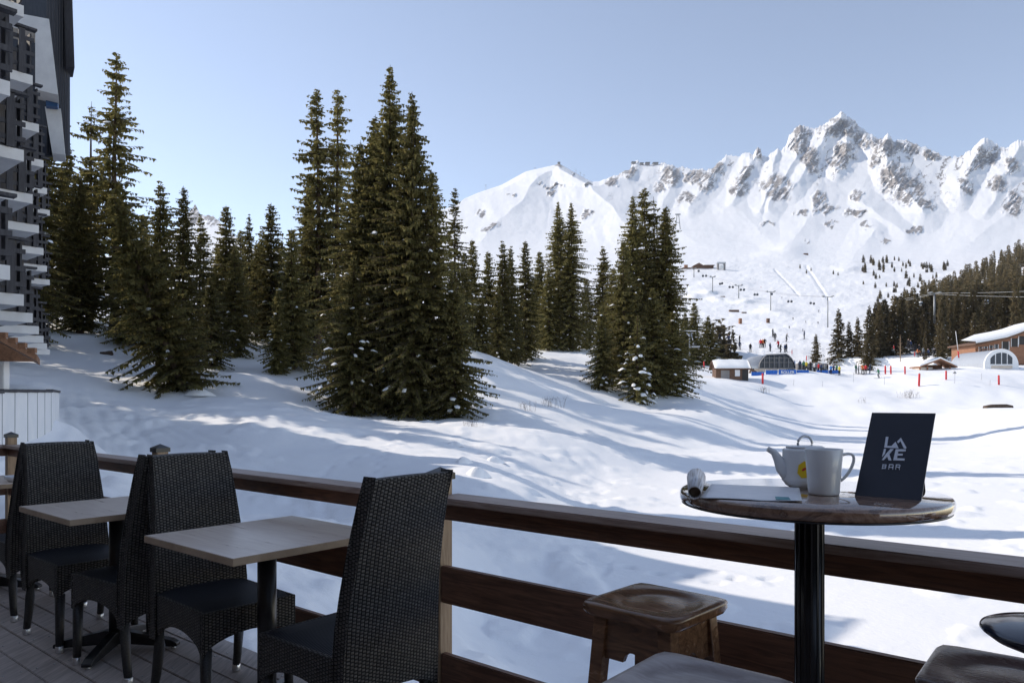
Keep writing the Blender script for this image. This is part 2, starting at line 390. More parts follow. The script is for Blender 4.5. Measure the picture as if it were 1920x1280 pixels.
rel = rel+.024*(fbm(warpx/70, warpy/60, 4, 11)-.5)*hi_*(.4+.6*rough_)
rel = rel+.005*(ridged(warpx/26, warpy/30, 4, 21)-.5)*hi_*(.15+rk*4+rough_*.25*np.clip((400-PY)/80, 0, 1))
diag = (PC*.75+PY*.65)
rel = rel+.022*(ridged(diag/7, (PY-PC*.3)/22, 5, 61, .65)-.5)*np.minimum(1, rk*2.2)
rel = rel+.0035*(fbm(PC/30, PY/8, 4, 71)-.5)*(1-hi_)
# groomed runs, terrain-park ramps and piste edges on the lower slopes
def bumpat(x, y, rx, ry, h): return h*np.exp(-(((PC-x)/rx)**2+((PY-y)/ry)**2))
low = (bumpat(1455, 582, 26, 7, .035)+bumpat(1350, 562, 26, 4, .03)+bumpat(1395, 566, 30, 4, .03)+bumpat(1330, 548, 22, 4, .03)+bumpat(1380, 530, 30, 5, .02)
     +bumpat(1300, 560, 18, 6, .02)+bumpat(1480, 470, 30, 16, .03)+bumpat(1330, 500, 60, 6, .02)+bumpat(1590, 505, 30, 5, .02)+bumpat(1380, 640, 40, 4, .01))
ln = lambda x0, y0, x1, y1, w, h: h*np.exp(-((PC-(x0+(PY-y0)*(x1-x0)/(y1-y0)))/w)**2)*((PY > min(y0, y1)) & (PY < max(y0, y1)))
low = low+0
rel = rel+low
fade = np.clip((1-TT)/.03, 0, 1)*.9+.1
Dm = D0*(1-rel*np.where(TT > .97, fade, 1)*np.clip((PY*0+TT)/.04, 0, 1))
VP_ = 2.6*(fbm(PC/34, PY/9, 4, 101)-.5)*np.clip((PY-470)/30, 0, 1)+1.3*(fbm(PC/9, PY/3.2, 3, 103)-.5)*np.clip((PY-470)/30, 0, 1)
for (hx_, hy_, hrx, hry, hh_) in [(1440, 584, 26, 6, 5), (1470, 590, 16, 4, 3), (1342, 561, 16, 4, 4), (1370, 563, 12, 3, 3.5), (1398, 566, 16, 4, 4), (1330, 549, 14, 4, 4), (1300, 556, 14, 5, 3), (1352, 529, 26, 3, 3), (1388, 533, 18, 3, 2.5), (1310, 540, 20, 3, 2.5), (1420, 560, 16, 3, 2.5), (1450, 572, 16, 3, 2.5), (1460, 620, 30, 5, 3), (1370, 636, 50, 4, 3), (1420, 645, 30, 3, 2.5), (1300, 600, 20, 6, 3), (1480, 468, 40, 14, 3), (1440, 480, 26, 8, 4), (1590, 503, 22, 5, 3), (1650, 530, 40, 5, 3), (1700, 545, 40, 5, 3), (1580, 540, 20, 4, 2), (1600, 575, 26, 6, 4), (1500, 600, 14, 3, 1.5), (1560, 590, 16, 4, 2)]:
    VP_ = VP_+bumpat(hx_, hy_, hrx, hry, hh_)
for (x0, y0, x1, y1, w_, h_) in [(1505, 498, 1545, 562, 1.5, .35), (1516, 498, 1562, 565, 1.5, .35), (1511, 498, 1554, 563, 2.2, -1.2), (1452, 505, 1500, 556, 2, -1.4), (1290, 520, 1420, 516, 60, 0)]:
    VP_ = VP_+ln(x0, y0, x1, y1, w_, h_)
Zm = CZ+(HOR-PY+VP_)*Dm/F; Zm[0] -= 9; Dm2 = Dm.copy(); Dm2[0] *= .93
Xm = (PC-960)/F*Dm2
# back slope behind the crest
Xb = (pc-960)/F*Dm[-1]*1.12; Db = Dm[-1]*1.12; Zb = Zm[-1]-.10*Db
Xm = np.vstack([Xm, Xb]); Ym = np.vstack([Dm2, Db]); Zm = np.vstack([Zm, Zb])
rkn = np.clip(rk*1.7, 0, 1)*np.clip((fbm(diag/5, (PY-PC*.3)/13, 5, 81, .7)-.36)*14, 0, 1)
rkn = np.maximum(rkn, np.clip((ridged(warpx/22, warpy/22, 5, 91)-.80)*9, 0, .8)*hi_*rough_*np.clip((470-PY)/120, 0, 1)*(rk > .0))
rkn = np.maximum(rkn, np.clip((ridged(PC/13+PY/40, PY/16, 5, 95, .7)-.735)*14, 0, 1)*np.clip((405-PY)/60, 0, 1)*(PC > 1140)*np.clip((fbm(PC/45, PY/45, 2, 96)-.42)*6, 0, 1))
rkn = np.vstack([rkn, rkn[-1:]*0])
mt = mat('mountain', (.85, .86, .88), .6, .2)
at = N(mt, 'ShaderNodeAttribute'); at.attribute_name = 'rock'
vv = coords(mt, 'Object'); nf = noise(mt, vv, .06, 12, .78)
th = N(mt, 'ShaderNodeMath', operation='MULTIPLY_ADD'); L(mt, nf, th.inputs[0]); th.inputs[1].default_value = 9.0; th.inputs[2].default_value = -4.3
ad = N(mt, 'ShaderNodeMath', operation='ADD'); ad.use_clamp = True; L(mt, at.outputs['Fac'], ad.inputs[0]); L(mt, th.outputs[0], ad.inputs[1])
ml = N(mt, 'ShaderNodeMath', operation='MULTIPLY'); ml.use_clamp = True; L(mt, ad.outputs[0], ml.inputs[0]); L(mt, at.outputs['Fac'], ml.inputs[1])
rc = ramp(mt, noise(mt, vv, .012, 6, .6), [(.3, (.17, .16, .155)), (.7, (.33, .30, .28))])
mx = N(mt, 'ShaderNodeMixRGB'); L(mt, ml.outputs[0], mx.inputs[0]); mx.inputs[1].default_value = (.87, .88, .90, 1); L(mt, rc, mx.inputs[2])
L(mt, mx.outputs[0], P(mt).inputs['Base Color'])
L(mt, bump(mt, noise(mt, vv, .02, 8, .7), .45, 6), P(mt).inputs['Normal'])
mo = npmesh('mountain_range', np.stack([Xm, Ym, Zm], -1).reshape(-1, 3), grid_faces(NT+1, len(pc)), mt)
a_ = mo.data.attributes.new('rock', 'FLOAT', 'POINT'); a_.data.foreach_set('value', rkn.ravel().astype(np.float32))
tag(mo, kind='structure')
def farpt(x, y):
    """surface point of the far slopes seen at picture position x, y"""
    i = int(np.argmin(abs(pc-x))); colp = PY[:, i]; j = int(np.argmin(abs(colp-y)))
    return px(x, y, float(Dm[j, i]))

# wooded hillside on the right
hcr = np.array([(1560, 664, 250), (1640, 652, 300), (1690, 612, 400), (1740, 572, 480), (1800, 535, 580), (1860, 500, 700), (1920, 462, 820), (2000, 415, 900), (2150, 370, 950), (2400, 350, 1000)], float)
def hill(x, t):
    yc = np.interp(x, hcr[:, 0], hcr[:, 1]); dc = np.interp(x, hcr[:, 0], hcr[:, 2]); yb = 672.0; db = np.interp(x, [1560, 1700, 1900, 2400], [232, 215, 190, 180])
    y = yb+(yc-yb)*t; D = np.exp(np.log(db)*(1-t)+np.log(dc)*t)
    D = D*(1-.05*(fbm(x/60, y/60, 3, 15)-.5)*np.minimum(1, t*4))
    return (x-960)/F*D, D, CZ+(HOR-y)*D/F, y
hx = np.linspace(1560, 2400, 120); ht = np.linspace(0, 1, 60)
HT, HX = np.meshgrid(ht, hx, indexing='ij'); hX, hD, hZ, _ = hill(HX.ravel(), HT.ravel()); hX = hX.reshape(HX.shape); hD = hD.reshape(HX.shape); hZ = hZ.reshape(HX.shape)
hZ[0] -= 8
hX = np.vstack([hX, hX[-1]*1.1]); hZ = np.vstack([hZ, hZ[-1]-hD[-1]*.05]); hD = np.vstack([hD, hD[-1]*1.1])
tag(npmesh('hillside', np.stack([hX, hD, hZ], -1).reshape(-1, 3), grid_faces(*hX.shape), M_snow), kind='structure')

# ------------------------------------------------------------------ spruces
M_needle = mat('spruce_needles', (.05, .055, .02), .65, .25)
_v = coords(M_needle, 'Object')
_g = N(M_needle, 'ShaderNodeObjectInfo')
_c1 = ramp(M_needle, noise(M_needle, _v, 3.5, 3), [(.3, (.10, .105, .042)), (.55, (.21, .185, .070)), (.75, (.31, .25, .10))])
_hs = N(M_needle, 'ShaderNodeHueSaturation'); L(M_needle, _c1, _hs.inputs['Color'])
_mr = N(M_needle, 'ShaderNodeMapRange'); _mr.inputs['To Min'].default_value = .75; _mr.inputs['To Max'].default_value = 1.3; L(M_needle, _g.outputs['Random'], _mr.inputs['Value']); L(M_needle, _mr.outputs[0], _hs.inputs['Value'])
L(M_needle, _hs.outputs[0], P(M_needle).inputs['Base Color']); translucent(M_needle, _hs.outputs[0], .50)
M_needle_far = mat('far_needles', (.07, .06, .028), .7, .2)
_v = coords(M_needle_far, 'Object'); _g = N(M_needle_far, 'ShaderNodeObjectInfo')
_c1 = ramp(M_needle_far, noise(M_needle_far, _v, .5, 3), [(.3, (.085, .075, .042)), (.7, (.20, .155, .085))])
_hs = N(M_needle_far, 'ShaderNodeHueSaturation'); L(M_needle_far, _c1, _hs.inputs['Color'])
_mr = N(M_needle_far, 'ShaderNodeMapRange'); _mr.inputs['To Min'].default_value = .6; _mr.inputs['To Max'].default_value = 1.35; L(M_needle_far, _g.outputs['Random'], _mr.inputs['Value']); L(M_needle_far, _mr.outputs[0], _hs.inputs['Value'])
L(M_needle_far, _hs.outputs[0], P(M_needle_far).inputs['Base Color']); translucent(M_needle_far, _hs.outputs[0], .45)
M_bark = varied('spruce_bark', (.05, .036, .026), (.14, .10, .075), 9, .9, .2, (1, 1, .25), .6, .02)

def spruce_arrays(seed, H, Rb, spacing, twig, bare=.05, power=.8, gap=0.0, bush=1.0, snowy=0.0, wood_=True):
    """returns (needle verts, needle tris), (wood verts, quads), (snow verts, quads)"""
    rng = random.Random(seed); nv = []; nf = []; wv = []; wf = []; sv = []; sf = []
    seg = 7; lv = 10
    lean = (rng.uniform(-.006, .006), rng.uniform(-.006, .006))
    def axis(z): return Vector((lean[0]*z+.05*math.sin(z*.5+seed), lean[1]*z+.05*math.cos(z*.4+seed), z))
    for i in range(lv+1):
        z = H*i/lv; rr = (.0125*H)*(1-i/lv)**.9+.012; c = axis(z)
        for k in range(seg):
            a = 2*math.pi*k/seg; rj = rr*(1.5 if i == 0 else 1)
            wv.append((c.x+rj*math.cos(a), c.y+rj*math.sin(a), z-(.6 if i == 0 else 0)))
    for i in range(lv):
        for k in range(seg):
            wf.append((i*seg+k, i*seg+(k+1) % seg, (i+1)*seg+(k+1) % seg, (i+1)*seg+k))
    z = H*bare+.2
    sect = [rng.uniform(.66, 1.14) for _ in range(7)]; irr = [rng.uniform(.72, 1.16) for _ in range(24)]
    while z < H*.995:
        t = z/H
        rad = irr[int(t*14+seed) % 24]*.5*Rb*(1-t)**power*(.36+.64*math.sin(min(1, (t+.02)/.25)*math.pi/2))+.5*Rb*(1-t)**power*(.36+.64*math.sin(min(1, (t+.02)/.25)*math.pi/2))+.05
        if gap and rng.random() < gap*(.3+t): z += spacing; continue
        nb = max(4, int(round(bush*(3.7+.95*rad))))
        a0 = rng.uniform(0, 6.28)
        for b in range(nb):
            a = a0+2*math.pi*b/nb+rng.uniform(-.35, .35)
            r_ = rad*rng.uniform(.55, 1.16)*sect[int((a % 6.283)/6.284*7)]
            if rng.random() < .05: r_ *= 1.12
            up = .34*(t-.28)+rng.uniform(-.1, .1)
            droop = .42*(1-t)+.10
            base = axis(z+rng.uniform(-.5, .5)*spacing)
            dx, dy = math.cos(a), math.sin(a)
            def pt(s): return Vector((base.x+dx*r_*s, base.y+dy*r_*s, base.z+r_*(up*s-droop*s*s+.26*s**4*droop*1.6)))
            if wood_ and r_ > .3:
                w = .012+.010*r_; o = len(wv)
                for s_ in (0, .5, 1.0):
                    p = pt(s_); ww = w*(1-.75*s_)
                    for (ux, uz) in ((1, 0), (-.5, .8), (-.5, -.8)):
                        wv.append((p.x-dy*ux*ww, p.y+dx*ux*ww, p.z+uz*ww))
                for q in range(2):
                    for k in range(3):
                        k2 = (k+1) % 3; wf.append((o+q*3+k, o+q*3+k2, o+q*3+3+k2, o+q*3+3+k))
            step = twig*.52/max(r_, .1); s_ = rng.uniform(.05, .16) if r_ > .8 else .02
            while s_ < 1.02:
                p = pt(min(s_, 1.0)); tl = twig*(1.55-.75*s_)*min(1, .45+r_*.5)*rng.uniform(.7, 1.25)
                tips = [(.95, 1), (.95, -1)] if s_ < .95 else [(0, 0), (.5, 1), (.5, -1)]
                if rng.random() < .35: tips.append((rng.uniform(-.3, .3), 0))
                for ang, sg in tips:
                    aa = a+ang*sg+rng.uniform(-.25, .25); hz = -rng.uniform(.12, .60)*(.55+.45*(1-t)); 
                    d = Vector((math.cos(aa), math.sin(aa), hz)).normalized()*tl
                    side = Vector((-d.y, d.x, rng.uniform(-.5, .5)*tl)).normalized()*tl*rng.uniform(.17, .28)
                    m_ = p+d*.45; o = len(nv); e = p+d
                    nv += [tuple(p), tuple(m_+side), tuple(e), tuple(m_-side+Vector((0, 0, -.05*tl)))]
                    nf += [(o, o+1, o+2), (o, o+2, o+3)]
                    if rng.random() < .55:   # hanging spray
                        h = Vector((rng.uniform(-.15, .15), rng.uniform(-.15, .15), -rng.uniform(.45, .9)))*tl
                        o = len(nv); nv += [tuple(p+d*.12), tuple(p+d*.8), tuple(m_+h)]; nf.append((o, o+1, o+2))
                s_ += step*rng.uniform(.55, 1.2)
            if snowy and rng.random() < snowy*(1.25-t) and r_ > .5:
                s0 = rng.uniform(.45, .85); p = pt(s0); q = pt(min(1, s0+.3/r_+.1)); w = rng.uniform(.09, .24)
                d = (q-p); d.z *= .8; ln = max(d.length, .25)*rng.uniform(.6, 1.5)
                d.normalize(); sd = Vector((-d.y, d.x, 0)).normalized(); o = len(sv); c = p+d*ln*.4+Vector((0, 0, .05))
                K = 8
                for ring, hh in ((1.0, 0.0), (.62, .07)):
                    for k in range(K):
                        an = 2*math.pi*k/K; jj = rng.uniform(.6, 1.3)
                        q_ = c+d*math.cos(an)*ln*.55*ring*jj+sd*math.sin(an)*w*ring*jj
                        sv.append((q_.x, q_.y, q_.z+hh-.10*abs(math.cos(an))*ring))
                sv.append((c.x, c.y, c.z+.10))
                for k in range(K):
                    k2 = (k+1) % K; sf.append((o+k, o+k2, o+K+k2, o+K+k)); sf.append((o+K+k, o+K+k2, o+2*K, o+2*K))
        z += spacing*(1-.45*t)*rng.uniform(.8, 1.2)
    return (nv, nf), (wv, wf), (sv, sf)

def pymesh(name, v, f, m, parent, smooth=False):
    me = bpy.data.meshes.new(name); ff = [tuple(dict.fromkeys(q)) for q in f]
    me.from_pydata(v, [], ff); me.materials.append(m)
    if smooth: me.polygons.foreach_set('use_smooth', [True]*len(me.polygons))
    me.update(); o = bpy.data.objects.new(name, me); return link(o, parent)

PROTO = {}
def proto(key, seed, H, Rb, spacing, twig, **kw):
    (nv, nf), (wv, wf), (sv, sf) = spruce_arrays(seed, H, Rb, spacing, twig, **kw)
    PROTO[key] = (H, nv, nf, wv, wf, sv, sf, {})
def spruce(key, x, ytop, D, wide=1.0, rz=0., label='', group=None, tilt=(0, 0), sink=.15, shift=0.0):
    H, nv, nf, wv, wf, sv, sf, cache = PROTO[key]
    X = (x-960)/F*D; z0 = gz(X, D)-sink
    zt = CZ+(HOR-ytop)*D/F; s = (zt-z0)/H
    o = empty('spruce_tree', (X, D, z0), rz, label, 'tree', group)
    o.scale = (s*wide, s*wide, s); 
    if tilt != (0, 0): o.rotation_euler = (tilt[0], tilt[1], 0)
    if not cache:
        cache['crown'] = pymesh('crown', nv, nf, M_needle, o).data; cache['trunk'] = pymesh('trunk', wv, wf, M_bark, o, True).data
        if sv: so_ = pymesh('snow_load', sv, sf, M_snowcap, o, True); tag(so_, kind='stuff'); cache['snow_load'] = so_.data
    else:
        for k, me in cache.items(): tag(link(bpy.data.objects.new(k, me), o), kind='stuff' if k == 'snow_load' else None)
    return o
proto('big', 3, 20, 4.9, .37, .30, bare=.03, power=.78, bush=1.35, snowy=.035)
proto('big2', 8, 20, 4.5, .37, .30, bare=.04, power=.72, bush=1.3, snowy=.03)
proto('slim', 5, 20, 2.9, .42, .32, bare=.10, power=.62, gap=.10, bush=.95, snowy=.004)
proto('slim2', 15, 20, 3.1, .42, .34, bare=.12, power=.60, gap=.18, bush=.9, snowy=.004)
proto('mid', 21, 14, 3.6, .36, .32, bare=.05, power=.75, bush=1.15, snowy=.06)
proto('mid2', 27, 14, 3.0, .36, .32, bare=.08, power=.7, bush=1.05, snowy=.03)
proto('mid3', 33, 12, 3.7, .34, .32, bare=.03, power=.8, bush=1.3, snowy=.10)
proto('small', 41, 6, 1.5, .26, .24, bare=.02, power=.85, bush=1.2, snowy=.45)
TREES = [
 # key, x, ytop, D, wide, rot, label
 ('slim', 215, 97, 62, 1.15, .3, 'tallest thin-topped spruce on the left, its bare tip alone against the sky'),
 ('slim2', 167, 190, 64, 1.1, 1.2, 'thin-topped spruce just left of the tallest left-hand one'),
 ('mid2', 128, 268, 66, 1.3, 2.2, 'spruce half hidden behind the edge of the balcony building'),
 ('big2', 150, 330, 60, 1.35, 2.9, 'broad dark spruce at the foot of the tall left pair, snow ledges low down'),
 ('mid2', 300, 340, 54, 1.15, .9, 'pointed spruce behind the leaning one, left of the dark front spruce'),
 ('big2', 345, 348, 45, .92, 2.1, 'wide dark spruce in front on the left bank, snow heap at its foot'),
 ('mid2', 375, 402, 62, 1.0, .1, 'short spruce tip showing right behind the dark front spruce'),
 ('mid', 425, 384, 64, 1.1, 1.0, 'twin-topped looking spruce under the small distant rock peak'),
 ('mid3', 440, 462, 56, 1.0, 4.0, 'lower sunlit spruce right of the dark front spruce'),
 ('mid2', 468, 402, 72, .8, 2.6, 'small slim spruce tip in the gap of the left woods'),
 ('mid', 508, 380, 66, 1.05, 3.3, 'airy spruce with open top left of the sunlit wide one'),
 ('mid2', 480, 455, 68, 1.15, .4, 'dark filler spruce low in the gap of the left woods'),
 ('mid', 548, 428, 52, 1.15, 1.5, 'sunlit wide spruce on the left flank of the big clump'),
 ('mid3', 520, 540, 50, .85, 5.1, 'young sunlit spruce at the left bottom of the big clump'),
 ('slim', 597, 167, 60, 1.15, 1.9, 'left one of the two slender spruces with see-through tops'),
 ('slim', 632, 168, 61, 1.10, 4.4, 'right one of the two slender spruces with see-through tops'),
 ('big', 577, 330, 62, .85, 3.0, 'full spruce below the two slender tops'),
 ('big', 733, 122, 44, .90, 0.7, 'tallest spruce of the big central clump, snow blobs on its boughs'),
 ('big', 772, 172, 42.5, .92, 2.4, 'second top of the big central clump, right of its tallest'),
 ('big2', 676, 262, 45, 1.0, 5.5, 'golden lit left shoulder spruce of the big central clump'),
 ('big2', 700, 215, 45, 1.15, 3.7, 'inner spruce between the left shoulder and the tallest of the big clump'),
 ('big2', 812, 318, 43.5, 1.2, 1.1, 'right flank spruce of the big clump, in deep shade'),
 ('mid3', 662, 480, 42, 1.0, .2, 'low outer spruce at the left foot of the big clump'),
 ('mid3', 850, 520, 42, 1.1, 2.0, 'low outer spruce at the right foot of the big clump'),
 ('slim', 853, 352, 62, 1.0, .6, 'thin double-looking spruce just behind the right of the big clump'),
 ('mid', 410, 455, 70, 1.25, .5, 'dark background spruce right of the dark front spruce'),
 ('mid', 452, 430, 76, 1.25, 2.5, 'background spruce under the gap of the left woods'),
 ('mid2', 492, 428, 78, 1.3, 1.5, 'background spruce left of the airy open-topped one'),
 ('mid', 528, 452, 74, 1.3, .9, 'background spruce between the airy one and the sunlit wide one'),
 ('mid3', 570, 470, 66, 1.3, 3.9, 'dark low spruce in front of the two slender tops'),
 ('mid', 270, 400, 66, 1.3, 3.3, 'background spruce behind the leaning golden one'),
 ('mid', 240, 440, 58, 1.2, 5.3, 'lower background spruce left of the leaning golden one'),
 ('mid3', 395, 520, 50, 1.1, 2.2, 'low dark spruce at the right shoulder of the dark front spruce'),
 ('mid', 1000, 520, 108, 1.4, 2.1, 'background spruce closing the back row left of the tall pair'),
 ('mid3', 905, 560, 64, 1.1, .4, 'low spruce at the right of the big clump before the back row'),
 ('mid', 870, 470, 64, 1.1, 4.0, 'spruce squeezed between the big clump and the back row'),
 ('mid', 886, 448, 70, 1.05, 1.4, 'first lit spruce right of the big clump'),
 ('mid', 915, 470, 76, 1.0, 2.8, 'dark spruce between the first lit one and the pair of tips'),
 ('mid2', 942, 452, 74, 1.1, .5, 'pointed spruce in the middle of the back row'),
 ('mid2', 958, 462, 78, .95, 3.9, 'spruce tip touching its left neighbour in the back row'),
 ('mid', 985, 450, 84, 1.0, 4.7, 'spruce above the snowy gap left of the tall pair'),
 ('mid3', 933, 535, 68, .8, 1.9, 'thin front spruce with bare lower trunk in the back row'),
 ('mid2', 970, 560, 80, .8, 2.5, 'small spruce above the sunny snow patch'),
 ('mid', 1012, 470, 100, 1.2, 1.3, 'dark spruce behind the left of the tall pair'),
 ('big', 1047, 377, 98, .95, .4, 'left spruce of the tall pair on the sunny bank'),
 ('big', 1071, 379, 97, .95, 1.6, 'right spruce of the tall pair on the sunny bank'),
 ('mid', 1028, 500, 96, 1.1, 3.1, 'lower spruce at the left foot of the tall pair'),
 ('mid', 1100, 520, 104, 1.2, 3.6, 'low dark spruce between the tall pair and the right clump'),
 ('mid2', 1130, 462, 104, 1.2, .1, 'spruce tip left behind the right clump'),
 ('mid', 1150, 500, 78, 1.1, 5.0, 'lit spruce on the left flank of the right clump'),
 ('big', 1187, 366, 73, .95, .9, 'leftmost tall top of the right clump'),
 ('slim', 1211, 352, 75, 1.3, 2.3, 'highest top of the right clump'),
 ('slim2', 1229, 368, 75, 1.2, 3.5, 'third top of the right clump, just right of its highest'),
 ('big2', 1247, 384, 73, 1.2, 4.1, 'rightmost tall spruce of the right clump, long shaded boughs'),
 ('mid', 1170, 450, 68, 1.0, 1.1, 'sunlit front spruce in the middle of the right clump'),
 ('mid3', 1128, 575, 66, .95, 2.0, 'small golden spruce at the left foot of the right clump'),
 ('small', 1196, 590, 64, 1.15, .3, 'young snow-laden spruce in front of the right clump'),
 ('mid3', 1225, 540, 68, 1.2, 1.4, 'low snowy spruce filling the foot of the right clump'),
 ('mid3', 1262, 585, 69, 1.25, 1.9, 'low dark spruce at the right foot of the right clump'),
 ('mid', 1302, 566, 150, 1.5, 1.2, 'bushy brownish spruce beyond the right foot of the right clump'),
 ('mid3', 1328, 592, 155, 1.3, .2, 'smaller bushy spruce just right of the brownish one'),
 ('mid3', 1284, 585, 148, 1.3, 4.2, 'bushy spruce half behind the right clump'),
]
for k, x, yt, D, w, rz, lab in TREES:
    spruce(k, x, yt, D, w, rz, lab, 'spruces of the woods near the terrace')
lt = spruce('mid', 318, 318, 41, 1.25, 0, 'golden spruce leaning left, trunk slanting across the front of the left woods', 'spruces of the woods near the terrace')
lt.location = px(352, 742, 41)+Vector((0, 0, -.3)); lt.rotation_euler = (0, R(-20), 0)

# unseen woods added behind the balcony building, casting shade on the slope
for i, (X, Y, H_) in enumerate([(-29, 39, 18), (-33, 43, 20), (-37, 38, 19), (-40, 46, 21), (-45, 41, 20), (-34, 51, 21), (-44, 54, 22), (-52, 47, 20), (-31, 34, 15), (-38, 60, 22), (-50, 62, 22), (-41, 33, 15)]):
    spruce(['big', 'big2', 'mid', 'slim'][i % 4], 960+F*X/Y, HOR-(gz(X, Y)+H_-CZ)*F/Y, Y, 1.0, i*1.3, 'tall unseen spruce added behind the balcony building to shade the slope', 'unseen spruces added behind the balcony building for shade')
# ------------------------------------------------------------------ terrace
M_deck = wood('deck_board', (.34, .29, .26), (.58, .50, .46), (9, .5, 9), .62, 6, .35, rr=(.5, .75))
M_rail = wood('stained_rail', (.11, .055, .035), (.24, .12, .07), (9, .6, 9), .55, 7, .35, rr=(.4, .65), spec=.4)
M_railtop = wood('weathered_cap', (.26, .18, .145), (.44, .34, .29), (9, .6, 9), .5, 7, .35, rr=(.35, .6))
M_post = wood('larch_post', (.26, .17, .10), (.42, .29, .18), (9, 9, .7), .6, 7, .25)
M_galv = varied('galvanised', (.42, .43, .45), (.6, .6, .62), 60, .4, .5, bstr=.05, metal=.8)
rng = random.Random(4)
# deck boards run parallel to the railing
d = MB(); n = 2.10; k = 0
while n > -2.4:
    r = -4.0+rng.uniform(-1.5, 0)
    while r < 7.4:
        ln_ = rng.uniform(2.6, 4.0); r1 = min(r+ln_, 7.45)
        d.box(n-.136, n, r, r1-.003, -.028+rng.uniform(-.0012, .0012), rng.uniform(-.0012, .0012), DECK, 0, .003); r = r1
    n -= .142
dk = d.build('deck', M_deck); tag(dk, kind='structure')
# screw heads in pairs along the joists
sc_ = MB(); n = 2.10
while n > -.2:
    for j in range(-4, 15):
        for dn in (-.03, -.106):
            sc_.lathe([(.0045, 0), (.0045, .0022), (0, .0024)], 6, DECK@T(n+dn, j*.5+.1, .0005))
    n -= .142
so = sc_.build('deck_screw', M_galv, dk); tag(so, kind='stuff')
js = MB()
js.box(2.06, 2.10, -4, 7.45, -.26, -.032, DECK)
for j in range(-8, 16, 2): js.box(-2.3, 2.055, j*.5-.03, j*.5+.03, -.22, -.034, DECK)
for j in (-3.5, -.3, 2.15, 4.6, 7.3): js.box(1.92, 2.04, j-.06, j+.06, -3.2, -.225, DECK)
js.build('joist_frame', M_rail, dk)

# railing: posts, cap and three boards per bay
POSTS = [-2.72, -.29, 2.147, 4.58, 7.32]
fence = empty('terrace_railing', W(2.09, 2.15, 0), RZ, 'dark stained wooden railing with three boards along the edge of the terrace', 'railing')
def local(o_n, o_r): return T(-2.09+o_n, -2.15+o_r, 0)   # rail frame relative to the railing empty
for i, pr in enumerate(POSTS):
    p = MB(); p.box(2.065, 2.135, pr-.035, pr+.035, -.25, 1.005, local(0, 0), 0, .003)
    po = p.build('post', M_post, fence)
    c = MB(); M_ = local(2.10, pr)
    c.add([(-.043, -.043, .985), (.043, -.043, .985), (.043, .043, .985), (-.043, .043, .985), (-.043, -.043, 1.01), (.043, -.043, 1.01), (.043, .043, 1.01), (-.043, .043, 1.01), (0, 0, 1.034)],
          [(3, 2, 1, 0), (0, 1, 5, 4), (1, 2, 6, 5), (2, 3, 7, 6), (3, 0, 4, 7), (4, 5, 8), (5, 6, 8), (6, 7, 8), (7, 4, 8)], M_)
    c.build('post_cap', M_blackmetal, po)
    if i < 4:
        b = MB(); b.box(2.045, 2.0648, pr+.028, pr+.062, .70, .83, local(0, 0)); b.box(2.0, 2.0445, pr+.040, pr+.0445, .70, .83, local(0, 0))
        b = MB(); b.box(2.0615, 2.0645, pr-.030, pr+.030, .74, .829, local(0, 0))
        for zz in (.76, .80):
            b.lathe([(.005, 0), (.005, .003), (0, .004)], 8, local(2.0615, pr)@T(0, 0, zz, ry=R(-90)))
        b.build('bracket', M_galv, po)
for i in range(4):
    a, b = POSTS[i]+.036, POSTS[i+1]-.036
    c = MB(); c.box(2.02, 2.165, a, b, .899, .925, local(0, 0), 0, .004); c.build('cap_rail', M_railtop, fence)
    for z0, z1 in ((.832, .897), (.504, .648), (.16, .304)):
        c = MB(); c.box(2.068, 2.098, a, b, z0, z1, local(0, 0), 0, .004); c.build('rail_board', M_rail, fence)
# return of the railing at the far left corner
fr = empty('side_railing', W(2.0, 7.32, 0), RZ, 'short return of the wooden railing past the far corner post', 'railing')
def l2(): return T(-2.0, -7.32, 0)
p = MB(); p.box(-.6, -.53, 7.285, 7.355, -.25, 1.0, l2(), 0, .003); p.build('post', M_post, fr)
c = MB(); c.box(-2.4, 2.064, 7.25, 7.39, .899, .925, l2(), 0, .004); c.build('cap_rail', M_railtop, fr)
for z0, z1 in ((.832, .897), (.504, .648), (.16, .304)):
    c = MB(); c.box(-2.4, 2.062, 7.30, 7.33, z0, z1, l2(), 0, .004); c.build('rail_board', M_rail, fr)

# ------------------------------------------------------------------ woven chairs
def weave_material():
    m = mat('black_wicker', (.02, .02, .022), .5, .22)
    tc = N(m, 'ShaderNodeTexCoord')
    br = N(m, 'ShaderNodeTexBrick'); br.offset = .5; br.offset_frequency = 2
    br.inputs['Scale'].default_value = 1.0; br.inputs['Brick Width'].default_value = .0125; br.inputs['Row Height'].default_value = .0155
    br.inputs['Mortar Size'].default_value = .0042; br.inputs['Mortar Smooth'].default_value = 1.0
    br.inputs['Color1'].default_value = (.14, .128, .115, 1); br.inputs['Color2'].default_value = (.085, .078, .072, 1); br.inputs['Mortar'].default_value = (.0015, .0015, .002, 1)
    rot = N(m, 'ShaderNodeMapping'); rot.inputs['Rotation'].default_value = (0, 0, R(90)); L(m, tc.outputs['UV'], rot.inputs['Vector']); L(m, rot.outputs[0], br.inputs['Vector'])
    L(m, br.outputs['Color'], P(m).inputs['Base Color'])
    inv = N(m, 'ShaderNodeMath', operation='SUBTRACT'); inv.inputs[0].default_value = 1; L(m, br.outputs['Fac'], inv.inputs[1])
    L(m, bump(m, inv.outputs[0], 1.0, .004), P(m).inputs['Normal'])
    return m
M_wick = weave_material()
M_wickleg = varied('wicker_leg', (.006, .006, .007), (.035, .033, .032), 120, .4, .5, (1, 1, 1.6), .8, .002)
M_seat = mat('seat_weave', (.010, .012, .018), .5, .3)
